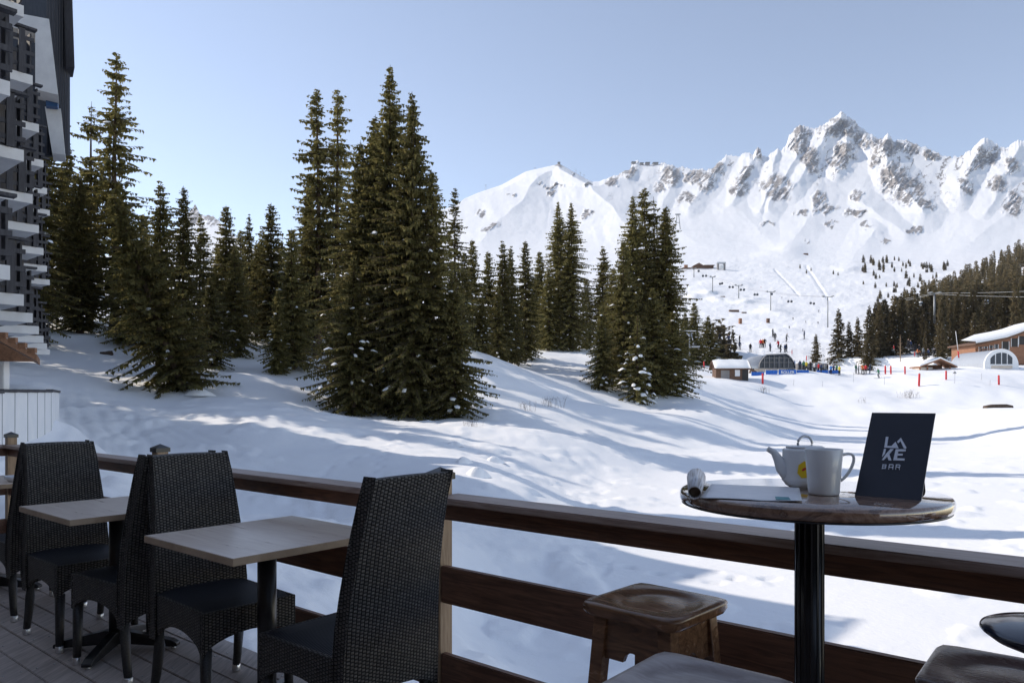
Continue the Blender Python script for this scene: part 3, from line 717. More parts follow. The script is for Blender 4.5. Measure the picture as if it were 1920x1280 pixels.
_v = coords(M_seat, 'UV'); _w1 = N(M_seat, 'ShaderNodeTexWave', wave_type='BANDS', bands_direction='Y'); _w1.inputs['Scale'].default_value = 28; L(M_seat, _v, _w1.inputs['Vector'])
L(M_seat, bump(M_seat, _w1.outputs['Fac'], .7, .003), P(M_seat).inputs['Normal'])

def make_chair(label, loc, rz):
    t = empty('wicker_chair', loc, rz, label, 'chair', 'woven black chairs at the square tables')
    hw, y0, y1, zt = .208, -.215, .235, .455
    def arch(w, ze, zm):   # skirt outline with an arched lower edge
        pts_ = [(-w, zt-.005), (-w, ze)]
        for k in range(1, 12):
            s = k/12; pts_.append((-w+2*w*s, ze+(zm-ze)*math.sin(math.pi*s)**.55))
        pts_ += [(w, ze), (w, zt-.005)]; return pts_[::-1]
    s = MB()
    s.prism(arch(hw, .275, .345), y1-.02, y1); s.prism(arch(hw, .275, .345), y0-.02, y0)
    Ms = Matrix.Rotation(R(90), 4, 'Z')
    cy = (y0+y1)/2; w2 = (y1-y0)/2-.021
    for sx in (-1, 1):
        MM = T(sx*hw-(.0 if sx > 0 else -.0), cy, 0)@Ms
        s.prism(arch(w2, .275, .345), -.0 if sx < 0 else .0, .02 if sx > 0 else -.02, MM)
    so = s.build('seat', M_wick, t, .004)
    c = MB(); nn = 8; vs = []; fs = []; uv = []
    for j in range(nn+1):
        for i in range(nn+1):
            x = -hw+.004+2*(hw-.004)*i/nn; y = y0+.0+(y1-y0-.004)*j/nn
            e = min(1, min(i, nn-i, j+2, nn-j)/1.5); vs.append((x, y, zt-.007+.014*e-.006*math.sin(math.pi*i/nn)*math.sin(math.pi*j/nn)))
    for j in range(nn):
        for i in range(nn):
            f = [j*(nn+1)+i, j*(nn+1)+i+1, (j+1)*(nn+1)+i+1, (j+1)*(nn+1)+i]; fs.append(f); uv.append([(vs[q][0], vs[q][1]) for q in f])
    c.add(vs, fs, None, 0, True, uv); c.build('seat_top', M_seat, so)
    # back: tapering slab, gently curved
    prof = [(.262, -.213, .214), (.36, -.214, .216), (.46, -.217, .215), (.56, -.224, .209), (.66, -.236, .201), (.76, -.254, .194), (.86, -.275, .187), (.96, -.300, .181), (1.045, -.325, .177)]
    nx = 8; th = .042; b = MB(); vs = []
    for side in (0, 1):
        for (z, y, w) in prof:
            for i in range(nx+1):
                q = i/nx*2-1; curve = -.022*(1-q*q)*min(1, max(0, (z-.3))/.3)*(1-.75*min(1, max(0, z-.7)/.34))
                zz = z+(.0 if z < 1.04 else .004*(1-q*q)); zz += (.045*(1-abs(q)**3) if z < .27 else 0)
                vs.append((q*w, y+curve+(-th if side == 0 else 0), zz))
    npr = len(prof); fs = []; uv = []
    def idx(sd, j, i): return sd*npr*(nx+1)+j*(nx+1)+i
    for sd in (0, 1):
        for j in range(npr-1):
            for i in range(nx):
                f = [idx(sd, j, i), idx(sd, j, i+1), idx(sd, j+1, i+1), idx(sd, j+1, i)]
                if sd: f = f[::-1]
                fs.append(f); uv.append([(vs[q][0], vs[q][2]) for q in f])
    for j in range(npr-1):
        for i in (0, nx):
            f = [idx(0, j, i), idx(1, j, i), idx(1, j+1, i), idx(0, j+1, i)]
            if i == nx: f = f[::-1]
            fs.append(f); uv.append([(vs[q][1]*1.0, vs[q][2]) for q in f])
    for i in range(nx):
        for j in (0, npr-1):
            f = [idx(0, j, i), idx(0, j, i+1), idx(1, j, i+1), idx(1, j, i)]
            if j == 0: f = f[::-1]
            fs.append(f); uv.append([(vs[q][0], vs[q][1]) for q in f])
    b.add(vs, fs, None, 0, False, uv); bo = b.build('backrest', M_wick, t, .009)
    for sx in (-1, 1):
        for (pts_, rs) in (([(sx*.184, .212, .30), (sx*.186, .214, .12), (sx*.188, .216, .028)], [.024, .021, .018]),
                           ([(sx*.184, -.222, .33), (sx*.186, -.222, .22), (sx*.190, -.245, .09), (sx*.192, -.262, .028)], [.024, .023, .020, .018])):
            l = MB(); l.tube(pts_, rs, 10); lo = l.build('leg', M_wickleg, t)
            e = pts_[-1]; q = MB(); q.lathe([(.0165, 0), (.0195, .004), (.0195, .034), (.017, .036)], 12, T(e[0], e[1], .0)); q.build('foot_cap', M_alu, lo)
    return t
FACE_R, FACE_MR = RZ, RZ+math.pi
rows = [(1.700, 2.235, FACE_R, R(1), 'nearest woven chair, its tall back in front of the middle railing post'),
        (1.690, 3.075, FACE_MR, R(-2), 'woven chair facing the nearest square table from behind it'),
        (1.640, 3.815, FACE_R, R(6), 'woven chair back to back with the one behind the nearest square table'),
        (1.625, 4.475, FACE_MR, R(0), 'woven chair on the far side of the middle square table, full back visible'),
        (1.650, 5.330, FACE_R, R(2), 'farthest woven chair, mostly hidden at the left edge')]
for (n_, r_, f_, da, lab) in rows:
    make_chair(lab, W(n_, r_, .001), f_+da)

# ------------------------------------------------------------------ square tables
M_tabletop = wood('laminate_top', (.66, .54, .45), (.80, .69, .59), (6, .55, 6), .30, 5, .06, rr=(.24, .34), dist=1.0)
M_tabedge = wood('laminate_edge', (.34, .24, .16), (.48, .36, .25), (1, 1, 1), .45, 5, .08)
def make_table(label, loc, rz):
    t = empty('square_table', loc, rz, label, 'table', 'square cafe tables along the railing')
    tp = MB(); tp.box(-.345, .345, -.345, .345, .722, .75, None, 0, .0015)
    to = tp.build('tabletop', [M_tabletop, M_tabedge], t)
    for p in to.data.polygons: p.material_index = 0 if abs(p.normal.z) > .7 else 1
    c = MB(); c.tube([(0, 0, .06), (0, 0, .712)], .038, 20); c.build('column', M_blackmetal, t)
    c = MB(); c.box(-.14, .14, -.14, .14, .712, .7215, None, 0, .002); c.build('top_plate', M_blackmetal, t)
    for k in range(4):
        a = math.pi/2*k-RZ+R(3)+math.pi/2
        l = MB(); w0, w1 = .030, .021
        poly = [(.0, .03), (.0, .098), (.06, .098), (.285, .047), (.315, .030), (.315, .012), (.285, .012), (.06, .03)]
        l.prism(poly[::-1], -.024, .024, T(rz=a)); q = l.build('foot', M_blackmetal, t, .004)
        g = MB(); g.lathe([(.014, 0), (.014, .0118)], 10, T(rz=a)@T(.292, 0, 0)); g.build('glide', M_alu, q)
    return t
make_table('nearest square table, empty wood-look top', W(1.70, 2.753, .001), RZ)
make_table('middle square table, empty, between two chairs', W(1.655, 4.10, .001), RZ)
make_table('square table cut by the left edge with a white bowl on it', W(1.62, 6.02, .001), RZ)
M_china = varied('white_china', (.70, .70, .70), (.76, .76, .76), 8, .18, .5, bstr=0)
b = MB(); b.lathe([(.0, .004), (.045, .004), (.05, 0), (.053, .004), (.075, .022), (.078, .036), (.075, .037), (.070, .026), (.045, .012), (0, .010)], 36)
bo = b.build('white_bowl', M_china); bo.location = W(1.71, 5.83, .7512)+Vector((0, 0, 0))
tag(bo, 'low white china bowl on the table at the left edge', 'bowl')

# ------------------------------------------------------------------ round bar table and what stands on it
TX, TY, TZ = .705, 1.77, 1.083
bt = empty('bar_table', (TX, TY, .001), 0, 'tall round bar table with glossy brown marble top', 'table')
M_marble = mat('brown_marble', (.2, .13, .09), .09, .55)
_v = coords(M_marble, 'Object')
_nf = noise(M_marble, _v, 9, 9, .65, 1.6)
L(M_marble, ramp(M_marble, _nf, [(.28, (.030, .022, .022)), (.42, (.16, .085, .055)), (.52, (.28, .175, .12)), (.60, (.10, .055, .04)), (.72, (.40, .30, .23))]), P(M_marble).inputs['Base Color'])
_r = ramp(M_marble, noise(M_marble, _v, 30, 4), [(.3, (.03, .03, .03)), (.7, (.09, .09, .09))]); L(M_marble, _r, P(M_marble).inputs['Roughness'])
P(M_marble).inputs['Coat Weight'].default_value = 1.0; P(M_marble).inputs['Coat Roughness'].default_value = .03
m_ = MB(); m_.lathe([(.0, TZ-.029), (.288, TZ-.029), (.297, TZ-.026), (.300, TZ-.019), (.300, TZ-.008), (.298, TZ-.003), (.294, TZ), (0, TZ)], 96); to = m_.build('tabletop', M_marble, bt)
rim_ = MB(); rim_.lathe([(.289, TZ-.0315), (.2955, TZ-.0315), (.2955, TZ-.0275), (.289, TZ-.0295)], 96); rim_.build('rim', M_blackmetal, to)
c = MB(); c.lathe([(.0315, .03), (.0315, TZ-.034), (.0, TZ-.034)], 32)
for k in range(14): c.box(.030, .0332, -.0022, .0022, .05, TZ-.04, T(rz=2*math.pi*k/14))
c.build('column', M_blackmetal, bt)
c = MB(); c.lathe([(.0, .0), (.20, .0), (.205, .006), (.20, .014), (.05, .03), (.036, .05), (.0, .05)], 48); c.build('base', M_blackmetal, bt)
c = MB(); c.lathe([(0, TZ-.0345), (.09, TZ-.0345), (.09, TZ-.030), (0, TZ-.030)], 24); c.build('top_plate', M_blackmetal, bt)
ZT = TZ+.0013
# menu card: two panels leaning together
A = Vector((.779, 1.697, ZT)); B = Vector((.881, 1.607, ZT)); up = Vector((.086, .098, .186))
sx = (B-A); wd = sx.length; sxn = sx.normalized(); hgt = up.length; upn = (up-sxn*up.dot(sxn)).normalized(); nrm = sxn.cross(upn)
MC = Matrix((( *[sxn.x, upn.x, nrm.x], A.x), (sxn.y, upn.y, nrm.y, A.y), (sxn.z, upn.z, nrm.z, A.z), (0, 0, 0, 1)))
M_card = varied('navy_card', (.010, .012, .022), (.014, .016, .030), 20, .42, .4, bstr=.03)
M_cardedge = mat('card_edge', (.55, .55, .56), .6)
mc = empty('menu_card', tuple(A), 0, 'navy folded menu card with white lettering standing on the bar table', 'menu')
MI = Matrix.Translation(-A)@MC
c = MB(); c.box(0, wd, 0, hgt, -.0022, 0, MI); co = c.build('front_panel', [M_card, M_cardedge], mc)
for p in co.data.polygons:
    if abs(p.normal.dot(nrm)) < .7: p.material_index = 1
bk = Vector((.040, .046, -.186)); top = up
c = MB(); q0 = top; q0 = q0+sxn*wd*.2; w3 = sxn*wd*.55; tk = nrm*-.0022
pv = [q0, q0+w3, q0+w3+bk, q0+bk]; pv = [tuple(v+tk*1.2) for v in pv]+[tuple(v+tk*2.2) for v in pv]
c.add(pv, [(0, 1, 2, 3), (7, 6, 5, 4), (0, 4, 5, 1), (1, 5, 6, 2), (2, 6, 7, 3), (3, 7, 4, 0)]); c.build('rear_panel', M_card, mc)
M_ink = mat('white_ink', (.72, .74, .80), .6)
def glyphs(polys, name):
    """polys in the card picture (pixels of the enlarged crop) -> flat raised print on the front panel"""
    g = MB()
    for poly in polys:
        hz_ = .0004+.00003*len(g.f); v = [(x*wd, y*hgt, hz_) for x, y in poly]; n_ = len(v)
        v2 = [(x, y, .0) for x, y, _ in v]
        g.add(v+v2, [list(range(n_))]+[[i, (i+1) % n_, n_+(i+1) % n_, n_+i][::-1] for i in range(n_)], MI)
    return g.build(name, M_ink, co)
def cardxy(cx, cy):   # crop (1640..1740, x12.8) -> card s,t, by inverse bilinear of the four corners
    X_ = 1640+cx/12.8; Y_ = 800+cy/12.8
    TL, TR, BR, BL = (1635.5, 775.5), (1757.5, 778.5), (1726.5, 939), (1601.5, 929)
    s_, t_ = .5, .5
    for _ in range(30):
        fx = lambda s, t, k: (TL[k]*(1-s)+TR[k]*s)*t+(BL[k]*(1-s)+BR[k]*s)*(1-t)
        ex, ey = X_-fx(s_, t_, 0), Y_-fx(s_, t_, 1); h = 1e-4
        a11 = (fx(s_+h, t_, 0)-fx(s_, t_, 0))/h; a12 = (fx(s_, t_+h, 0)-fx(s_, t_, 0))/h; a21 = (fx(s_+h, t_, 1)-fx(s_, t_, 1))/h; a22 = (fx(s_, t_+h, 1)-fx(s_, t_, 1))/h
        dt = a11*a22-a12*a21; s_ += (ex*a22-ey*a12)/dt; t_ += (a11*ey-a21*ex)/dt
    return s_, t_
def G(*p): return [cardxy(*q) for q in p]
logo = [G((290,290),(355,292),(318,512),(425,514),(528,412),(600,572),(245,552)), G((660,318),(790,560),(770,585),(722,572),(648,402),(588,452),(562,412)),
 G((240,582),(290,585),(262,700),(190,775),(200,740)), G((400,590),(478,592),(372,712),(422,860),(350,856),(318,770),(232,850),(185,848),(290,705)),
 G((530,598),(775,605),(768,655),(590,650),(580,705),(700,710),(690,752),(570,748),(555,812),(740,822),(732,870),(465,858))]
glyphs(logo, 'logo_print')
bar = []
for (x0, y0, x1, y1) in [(212,950,190,1048),(209,957,286,960),(201,1000,280,1003),(191,1043,270,1046),(287,965,281,995),(280,1008,271,1043),
    (368,972,351,1060),(372,960,456,963),(463,972,450,1065),(360,1024,452,1028),(538,972,521,1068),(542,968,618,972),(627,982,620,1014),(530,1022,612,1026),(598,1030,614,1072)]:
    L_ = math.hypot(x1-x0, y1-y0); ux, uy = (x1-x0)/L_*8, (y1-y0)/L_*8; vx, vy = -uy*1.05, ux*1.05
    bar.append(G((x0-ux+vx, y0-uy+vy), (x1+ux+vx, y1+uy+vy), (x1+ux-vx, y1+uy-vy), (x0-ux-vx, y0-uy-vy)))
glyphs(bar, 'word_print')
hole = MB()
# teapot
M_tag = mat('tag_yellow', (.75, .50, .01), .5); M_tagred = mat('tag_red', (.55, .04, .02), .5)
tpx, tpy = .733, 1.868
tp = empty('teapot', (tpx, tpy, ZT), 0, 'white china teapot with ring-topped lid behind the mug', 'teapot')
b = MB(); b.lathe([(0, .0), (.040, .0), (.046, .004), (.0485, .008), (.055, .016), (.0555, .022), (.0535, .09), (.052, .094), (.047, .096), (.0, .097)], 48); bd = b.build('body', M_china, tp)
l = MB(); l.lathe([(.044, .0962), (.046, .099), (.040, .102), (.0, .104)], 40); lo = l.build('lid', M_china, tp)
rg = [(.019*math.cos(a), .0, .108+.018*math.sin(a)) for a in np.linspace(-.5, math.pi+.5, 17)]
l = MB(); l.tube(rg, .0032, 8, T(rz=.15)); l.build('lid_ring', M_galv, lo)
s_ = MB(); s_.tube([(-.040, 0, .030), (-.058, 0, .048), (-.068, 0, .070), (-.078, 0, .086), (-.093, 0, .094)], [.020, .016, .0115, .0085, .0065], 14); s_.build('spout', M_china, tp)
h = MB(); h.tube([(.050, .01, .082), (.078, .02, .082), (.086, .024, .058), (.074, .02, .032), (.052, .01, .026)], .0055, 10, T(rz=.5)); h.build('handle', M_china, tp)
tg = MB(); ang = R(-113); MT = T(rz=ang)@T(.0568, 0, .050)@T(rx=0, ry=R(2))
hexa = [(0, .0), (-.013, -.010), (-.016, -.030), (-.006, -.042), (.008, -.040), (.015, -.026), (.013, -.008)]
hexa = [(y, z) for y, z in hexa]
v = [(0.0015, y, z+.018) for y, z in hexa]+[(.0005, y, z+.018) for y, z in hexa]; nn = len(hexa)
tg.add(v, [list(range(nn))[::-1], list(range(nn, 2*nn))]+[[i, (i+1) % nn, nn+(i+1) % nn, nn+i] for i in range(nn)], MT)
tg2 = [( .0019, .0055*math.cos(a)-.0005, .0035*math.sin(a)-.002+.003*math.cos(a)) for a in np.linspace(0, 2*math.pi, 12, endpoint=False)]
to_ = MB(); to_.add(tg2, [list(range(12))], MT)
tgo = tg.build('tea_tag', M_tag, tp); to_.build('tag_emblem', M_tagred, tgo)
st = MB(); st.tube([MT@Vector((.001, 0, .018)), MT@Vector((.0, .001, .044)), MT@Vector((-.004, .002, .049))], .0004, 5); st.build('tag_string', M_white, tgo)
# mug
mg = empty('mug', (.715, 1.712, ZT), 0, 'white tapered mug with angular handle in front of the teapot', 'mug')
b = MB(); b.lathe([(0, .003), (.029, .003), (.030, 0), (.0325, .001), (.034, .006), (.0375, .055), (.0415, .103), (.0405, .1045), (.0385, .102), (.0350, .055), (.031, .012), (0, .010)], 48); b.build('body', M_china, mg)
h = MB()
path = [(.039, 0, .090), (.052, 0, .0955), (.064, 0, .092), (.0665, 0, .080), (.060, 0, .060), (.047, 0, .040), (.0365, 0, .032)]
pv = []; fs = []
for i, p in enumerate(path):
    a = Vector(path[min(i+1, 6)])-Vector(path[max(i-1, 0)]); a.normalize(); nn_ = Vector((-a.z, 0, a.x))
    for (q, w) in ((-.0035, -.006), (.0035, -.006), (.0035, .006), (-.0035, .006)): pv.append(tuple(Vector(p)+nn_*q+Vector((0, w, 0))))
for i in range(6):
    for k in range(4): fs.append((i*4+k, i*4+(k+1) % 4, i*4+4+(k+1) % 4, i*4+4+k))
h.add(pv, fs, T(rz=R(-8)), 0, True); ho = h.build('handle', M_china, mg); md = ho.modifiers.new('round', 'SUBSURF'); md.levels = 1; md.render_levels = 2
# printed sheet and rolled paper
M_paper = mat('paper', (.74, .74, .75), .5)
_v = coords(M_paper, 'UV')
_st = noise(M_paper, coords(M_paper, 'UV', (5, 60, 1)), 1, 3); L(M_paper, ramp(M_paper, _st, [(.35, (.60, .61, .64)), (.6, (.77, .77, .78))]), P(M_paper).inputs['Base Color'])
M_teal = mat('teal_print', (.03, .22, .25), .5)
Pn = Vector((.412, 1.640, 0)); ex = Vector((.197, -.071, 0)).normalized(); ey = Vector((-ex.y, ex.x, 0))
sh = MB(); nx, ny = 16, 16; vs = []; fs = []; uv = []
for lay in (0, 1):
    for j in range(ny+1):
        for i in range(nx+1):
            u_, v_ = i/nx, j/ny; p = Pn+ex*(.21*u_)+ey*(.29*v_)
            zz = .0008+.0016*abs(math.sin(u_*5.0))*(1-v_)**2+.0020*max(0, u_-.8)/.2*(1-v_)
            vs.append((p.x-Pn.x, p.y-Pn.y, zz+(.0007 if lay else 0)))
for lay in (0, 1):
    for j in range(ny):
        for i in range(nx):
            b0 = lay*(nx+1)*(ny+1); f = [b0+j*(nx+1)+i, b0+j*(nx+1)+i+1, b0+(j+1)*(nx+1)+i+1, b0+(j+1)*(nx+1)+i]
            if not lay: f = f[::-1]
            fs.append(f); uv.append([((q-b0) % (nx+1)/nx, (q-b0)//(nx+1)/ny) for q in f])
sh.add(vs, fs, None, 0, True, uv); sho = sh.build('paper_sheet', M_paper); sho.location = (Pn.x, Pn.y, ZT)
md = sho.modifiers.new('thick', 'SOLIDIFY'); md.thickness = .0004
tag(sho, 'white printed paper sheet lying on the marble bar table', 'paper')
tq = MB(); p0 = ex*.158+ey*.010; v4 = [p0, p0+ex*.030, p0+ex*.026+ey*.05, p0-ex*.002+ey*.05]
tq.add([(v.x, v.y, .0042) for v in v4]+[(v.x, v.y, .0034) for v in v4], [(0, 1, 2, 3), (7, 6, 5, 4), (0, 4, 5, 1), (1, 5, 6, 2), (2, 6, 7, 3), (3, 7, 4, 0)]); tq.build('teal_square', M_teal, sho)
M_roll = mat('rolled_paper', (.7, .7, .7), .38)
_st = noise(M_roll, coords(M_roll, 'UV', (1.2, 60, 1)), 1, 4, .7); L(M_roll, ramp(M_roll, _st, [(.38, (.26, .23, .22)), (.5, (.62, .62, .64)), (.7, (.80, .80, .82))]), P(M_roll).inputs['Base Color'])
M_rollin = mat('roll_inside', (.30, .23, .17), .7)
rl = MB(); vs = []; fs = []; uv = []; turns = 2.15; seg = 70
a0_ = Vector((.396, 1.618, ZT+.0155)); a1_ = Vector((.452, 1.83, ZT+.026)); dr = (a1_-a0_).normalized(); s1 = dr.cross(Vector((0, 0, 1))).normalized(); s2 = s1.cross(dr)
for k in range(seg+1):
    an = k/seg*turns*2*math.pi+1.1; sh_ = 1-.13*(k/seg)
    for (c0, rr) in ((a0_, .0145), (a1_, .0235)):
        p = c0+s1*math.cos(an)*rr*sh_+s2*math.sin(an)*rr*sh_; vs.append(tuple(p-a0_))
for k in range(seg): fs.append((2*k, 2*k+1, 2*k+3, 2*k+2)); uv.append([(0, k/seg), (1, k/seg), (1, (k+1)/seg), (0, (k+1)/seg)])
rl.add(vs, fs, None, 0, True, uv); ro = rl.build('rolled_paper', [M_roll, M_rollin]); ro.location = a0_
md = ro.modifiers.new('thick', 'SOLIDIFY'); md.thickness = .0005
cp_ = MB(); cp_.lathe([(.0, 0), (.0115, 0)], 20, Matrix.Translation(dr*.02)@dr.to_track_quat('Z', 'Y').to_matrix().to_4x4()); cp_.build('core', M_rollin, ro)
tag(ro, 'rolled up paper tube lying on the left of the bar table', 'paper roll')

# ------------------------------------------------------------------ wooden bar stools
M_stool = wood('stool_wood', (.105, .052, .026), (.25, .125, .062), (5, 1, 5), .22, 6, .12, rr=(.14, .34), dist=2.0)
M_stool2 = wood('worn_stool_wood', (.20, .16, .15), (.34, .29, .28), (5, 1, 5), .32, 6, .12, rr=(.24, .42), dist=2.0)
def make_stool(label, x, y, rz, ms, H=.75):
    t = empty('bar_stool', (x, y, .001), rz, label, 'stool', 'square wooden bar stools by the bar table')
    nn = 36; hw = .15; vs = []; fs = []
    def sup(q): return math.copysign(abs(q)**1.0, q)
    rows_ = [(-.034, .93), (-.032, .965), (-.022, .995), (-.013, .990), (-.010, 1.0), (-.004, .99), (0, .965)]
    N_ = 48
    def outline(k, s, rad=.022):
        a = 2*math.pi*k/N_+math.pi/4*0; c, s_ = math.cos(a), math.sin(a); m_ = 13.0
        rr = (abs(c)**m_+abs(s_)**m_)**(-1/m_); return c*rr*hw*s, s_*rr*hw*s
    for (z, s) in rows_:
        for k in range(N_): X_, Y_ = outline(k, s); vs.append((X_, Y_, H+z))
    inner = [.9, .8, .7, .6, .5, .4, .3, .2, .1]
    for s in inner:
        for k in range(N_):
            X_, Y_ = outline(k, s)
            # blend from square to round dish
            a = 2*math.pi*k/N_; rr = s*hw; rd = (math.cos(a)*rr, math.sin(a)*rr); w = 1-s**2
            X_ = X_*(1-w)+rd[0]*w; Y_ = Y_*(1-w)+rd[1]*w
            d_ = math.hypot(X_, Y_); z = -.009*(1/(1+math.exp((d_-.108)/.0065)))*(1-.45*math.exp(-(d_/.06)**2))
            vs.append((X_, Y_, H+z))
    vs.append((0, 0, H-.0055)); R_ = len(rows_)+len(inner)
    for j in range(R_-1):
        for k in range(N_): fs.append((j*N_+k, j*N_+(k+1) % N_, (j+1)*N_+(k+1) % N_, (j+1)*N_+k))
    for k in range(N_): fs.append(((R_-1)*N_+k, (R_-1)*N_+(k+1) % N_, len(vs)-1))
    s = MB(); s.add(vs, fs, None, 0, True); s.face(list(range(N_))[::-1]); s.build('seat', ms, t)
    sp = .022   # splay
    for sx in (-1, 1):
        for sy in (-1, 1):
            l = MB(); t0 = .100; b0 = .100+.052
            vv_ = []
            for (c, z, w) in ((b0, 0, .017), (b0-.004, .04, .018), (t0, H-.034, .020)):
                for (dx_, dy_) in ((-w, -w), (w, -w), (w, w), (-w, w)): vv_.append((sx*c+dx_, sy*c+dy_, z))
            ff = [(3, 2, 1, 0), (8, 9, 10, 11)]+[(j*4+k, j*4+(k+1) % 4, j*4+4+(k+1) % 4, j*4+4+k) for j in (0, 1) for k in range(4)]
            l.add(vv_, ff); l.build('leg', ms, t, .003)
    for k in range(4):   # aprons with arched lower edge
        w = .088; z1 = H-.0345; z0 = H-.150; pl = [(-w, z1), (-w-.004, z0)]
        for q in range(0, 9):
            a = q/8; xx = -.030+.060*a; pl.append((xx, z0+.030*math.sin(math.pi*a)**.5 if 0 < a < 1 else z0))
        pl += [(w+.004, z0), (w, z1)]
        p = MB(); p.prism(pl[::-1], -.007, .007, T(rz=math.pi/2*k)@T(0, .106, 0)); p.build('apron', ms, t)
        zz = .20 if k % 2 else .28; c = .100+.052*(1-zz/(H-.034))
        p = MB(); p.box(-c+.014, c-.014, c-.010, c+.010, zz-.016, zz+.016, T(rz=math.pi/2*k), 0, .002); p.build('stretcher', ms, t)
    return t
make_stool('dark polished square stool beside the railing, left of the bar table', .395, 2.055, math.atan2(.728, .685), M_stool)
make_stool('pale worn square stool at the bottom edge in front of the bar table column', .352, 1.440, math.atan2(.77, .635), M_stool2)
make_stool('brown square stool in the bottom right corner under the black ashtray', .992, 1.487, math.atan2(.78, .62), varied('brown_stool', (.075, .042, .032), (.17, .105, .085), 6, .25, .5, (5, 1, 5), .12, .003, rr=(.18, .36), dist=2))
# standing ashtray with a shallow glossy dish
M_gloss = mat('glossy_black', (.006, .012, .03), .12, .8)
ash = empty('standing_ashtray', (.935, 1.262, .001), 0, 'glossy black round standing ashtray cut by the right edge', 'ashtray')
a_ = MB(); a_.lathe([(.0, .862), (.03, .862), (.07, .872), (.105, .886), (.121, .898), (.124, .902), (.122, .906), (.115, .909), (.08, .916), (.04, .920), (0, .921)], 64); a_.build('dish', M_gloss, ash)
a_ = MB(); a_.tube([(0, 0, .02), (0, 0, .864)], .019, 20); a_.build('column', M_blackmetal, ash)
a_ = MB(); a_.lathe([(0, 0), (.12, 0), (.125, .006), (.12, .014), (.03, .026), (0, .026)], 40); a_.build('base', M_blackmetal, ash)

# ------------------------------------------------------------------ unseen restaurant block added behind the camera to shade the terrace
M_chalet = wood('chalet_timber', (.06, .035, .022), (.14, .085, .055), (.5, .5, 7), .75, 5, .4)
rb = empty('unseen_restaurant', W(-6, 3, 0), RZ, 'unseen timber restaurant added behind the terrace for its shade', 'building')
c = MB(); c.box(-3.6, 3.6, -16, 16, -3, 3.39, T(0, 0, 0)); c.build('wall', M_chalet, rb)
c = MB(); c.box(-4.2, 4.6, -16.5, 16.5, 3.4, 3.6, T(0, 0, 0)); rf = c.build('roof', M_chalet, rb)
# ------------------------------------------------------------------ hillside forest and scattered far trees
proto('farA', 51, 16, 3.0, .85, .85, bare=.02, power=.75, bush=1.0, snowy=.05, wood_=False)
proto('farB', 52, 16, 2.5, .85, .85, bare=.02, power=.70, bush=1.0, snowy=.10, wood_=False)
proto('farC', 53, 16, 3.4, .85, .85, bare=.02, power=.80, bush=1.1, snowy=.18, wood_=False)
proto('tiny', 54, 10, 2.9, 1.1, 1.2, bare=.0, power=.8, bush=.9, wood_=False)
def merged(key, cuts=True):
    H, nv, nf, wv, wf, sv, sf, c = PROTO[key]
    V = list(nv); Fc = [tuple(f) for f in nf]; mi = [0]*len(Fc)
    b = len(V); V += wv; Fc += [tuple(i+b for i in f) for f in wf]; mi += [1]*len(wf)
    b = len(V); V += sv; Fc += [tuple(dict.fromkeys(i+b for i in f)) for f in sf]; mi += [2]*len(sf)
    return V, Fc, mi
FARM = {}
def far_mesh(key):
    if key not in FARM:
        V, Fc, mi = merged(key); me = bpy.data.meshes.new('spruce_tree'); me.from_pydata(V, [], Fc)
        for m in (M_needle_far, M_bark, M_snowcap): me.materials.append(m)
        me.polygons.foreach_set('material_index', mi); me.update(); FARM[key] = me
    return FARM[key]
rng = random.Random(11); cand = []
for k in range(2600):
    x = rng.uniform(1640, 2080); t = rng.random()**1.25*1.0
    X, D, Z, y = hill(np.array([x]), np.array([t])); X, D, Z = float(X[0]), float(D[0]), float(Z[0])
    if x < 1700 and t < .1: continue
    if x > 1770 and t < .03: continue
    cand.append((D, x, X, Z, t))
keep = []; cell = {}
for c in sorted(cand):
    D, x, X, Z, t = c; kx, ky = int(X/4.5), int(D/(5.5+D*.012))
    if (kx, ky) in cell: continue
    cell[(kx, ky)] = 1; keep.append(c)
NIND = 170; FOREST = []
for i, (D, x, X, Z, t) in enumerate(keep):
    H = rng.uniform(12, 20)*(.85 if D > 450 else 1); 
    if t < .06: H = rng.uniform(7, 13)
    key = rng.choice(['farA', 'farB', 'farC']); s = H/16; w = rng.uniform(.85, 1.15)
    if i < NIND and x < 1990:
        o = bpy.data.objects.new('spruce_tree', far_mesh(key)); link(o)
        o.location = (X, D, Z-.4); o.scale = (s*w, s*w, s); o.rotation_euler = (0, 0, rng.uniform(0, 6.28))
        tag(o, 'brown-green spruce in the dense forest on the right hillside', 'tree', 'spruces of the forest on the right hillside')
    else: FOREST.append((X, D, Z-.4, s*w, s, rng.uniform(0, 6.28)))
# the rest of the wood as one mass
proto('mass', 55, 16, 3.0, 1.5, 1.5, bare=.0, power=.75, bush=.75, wood_=False)
_, nv, nf, *_r = PROTO['mass']; nv = np.array(nv, np.float32); nf = np.array(nf, np.int32)
VV = []; FF = []; off = 0
for (X, D, Z, w, s, a) in FOREST:
    c, s_ = math.cos(a), math.sin(a)
    q = np.stack([(nv[:, 0]*c-nv[:, 1]*s_)*w+X, (nv[:, 0]*s_+nv[:, 1]*c)*w+D, nv[:, 2]*s+Z], 1); VV.append(q); FF.append(nf+off); off += len(nv)
fo = npmesh('forest', np.concatenate(VV), np.concatenate(FF), M_needle_far, smooth=False)
tag(fo, 'mass of dark spruces covering the upper right hillside', 'forest', kind='stuff')
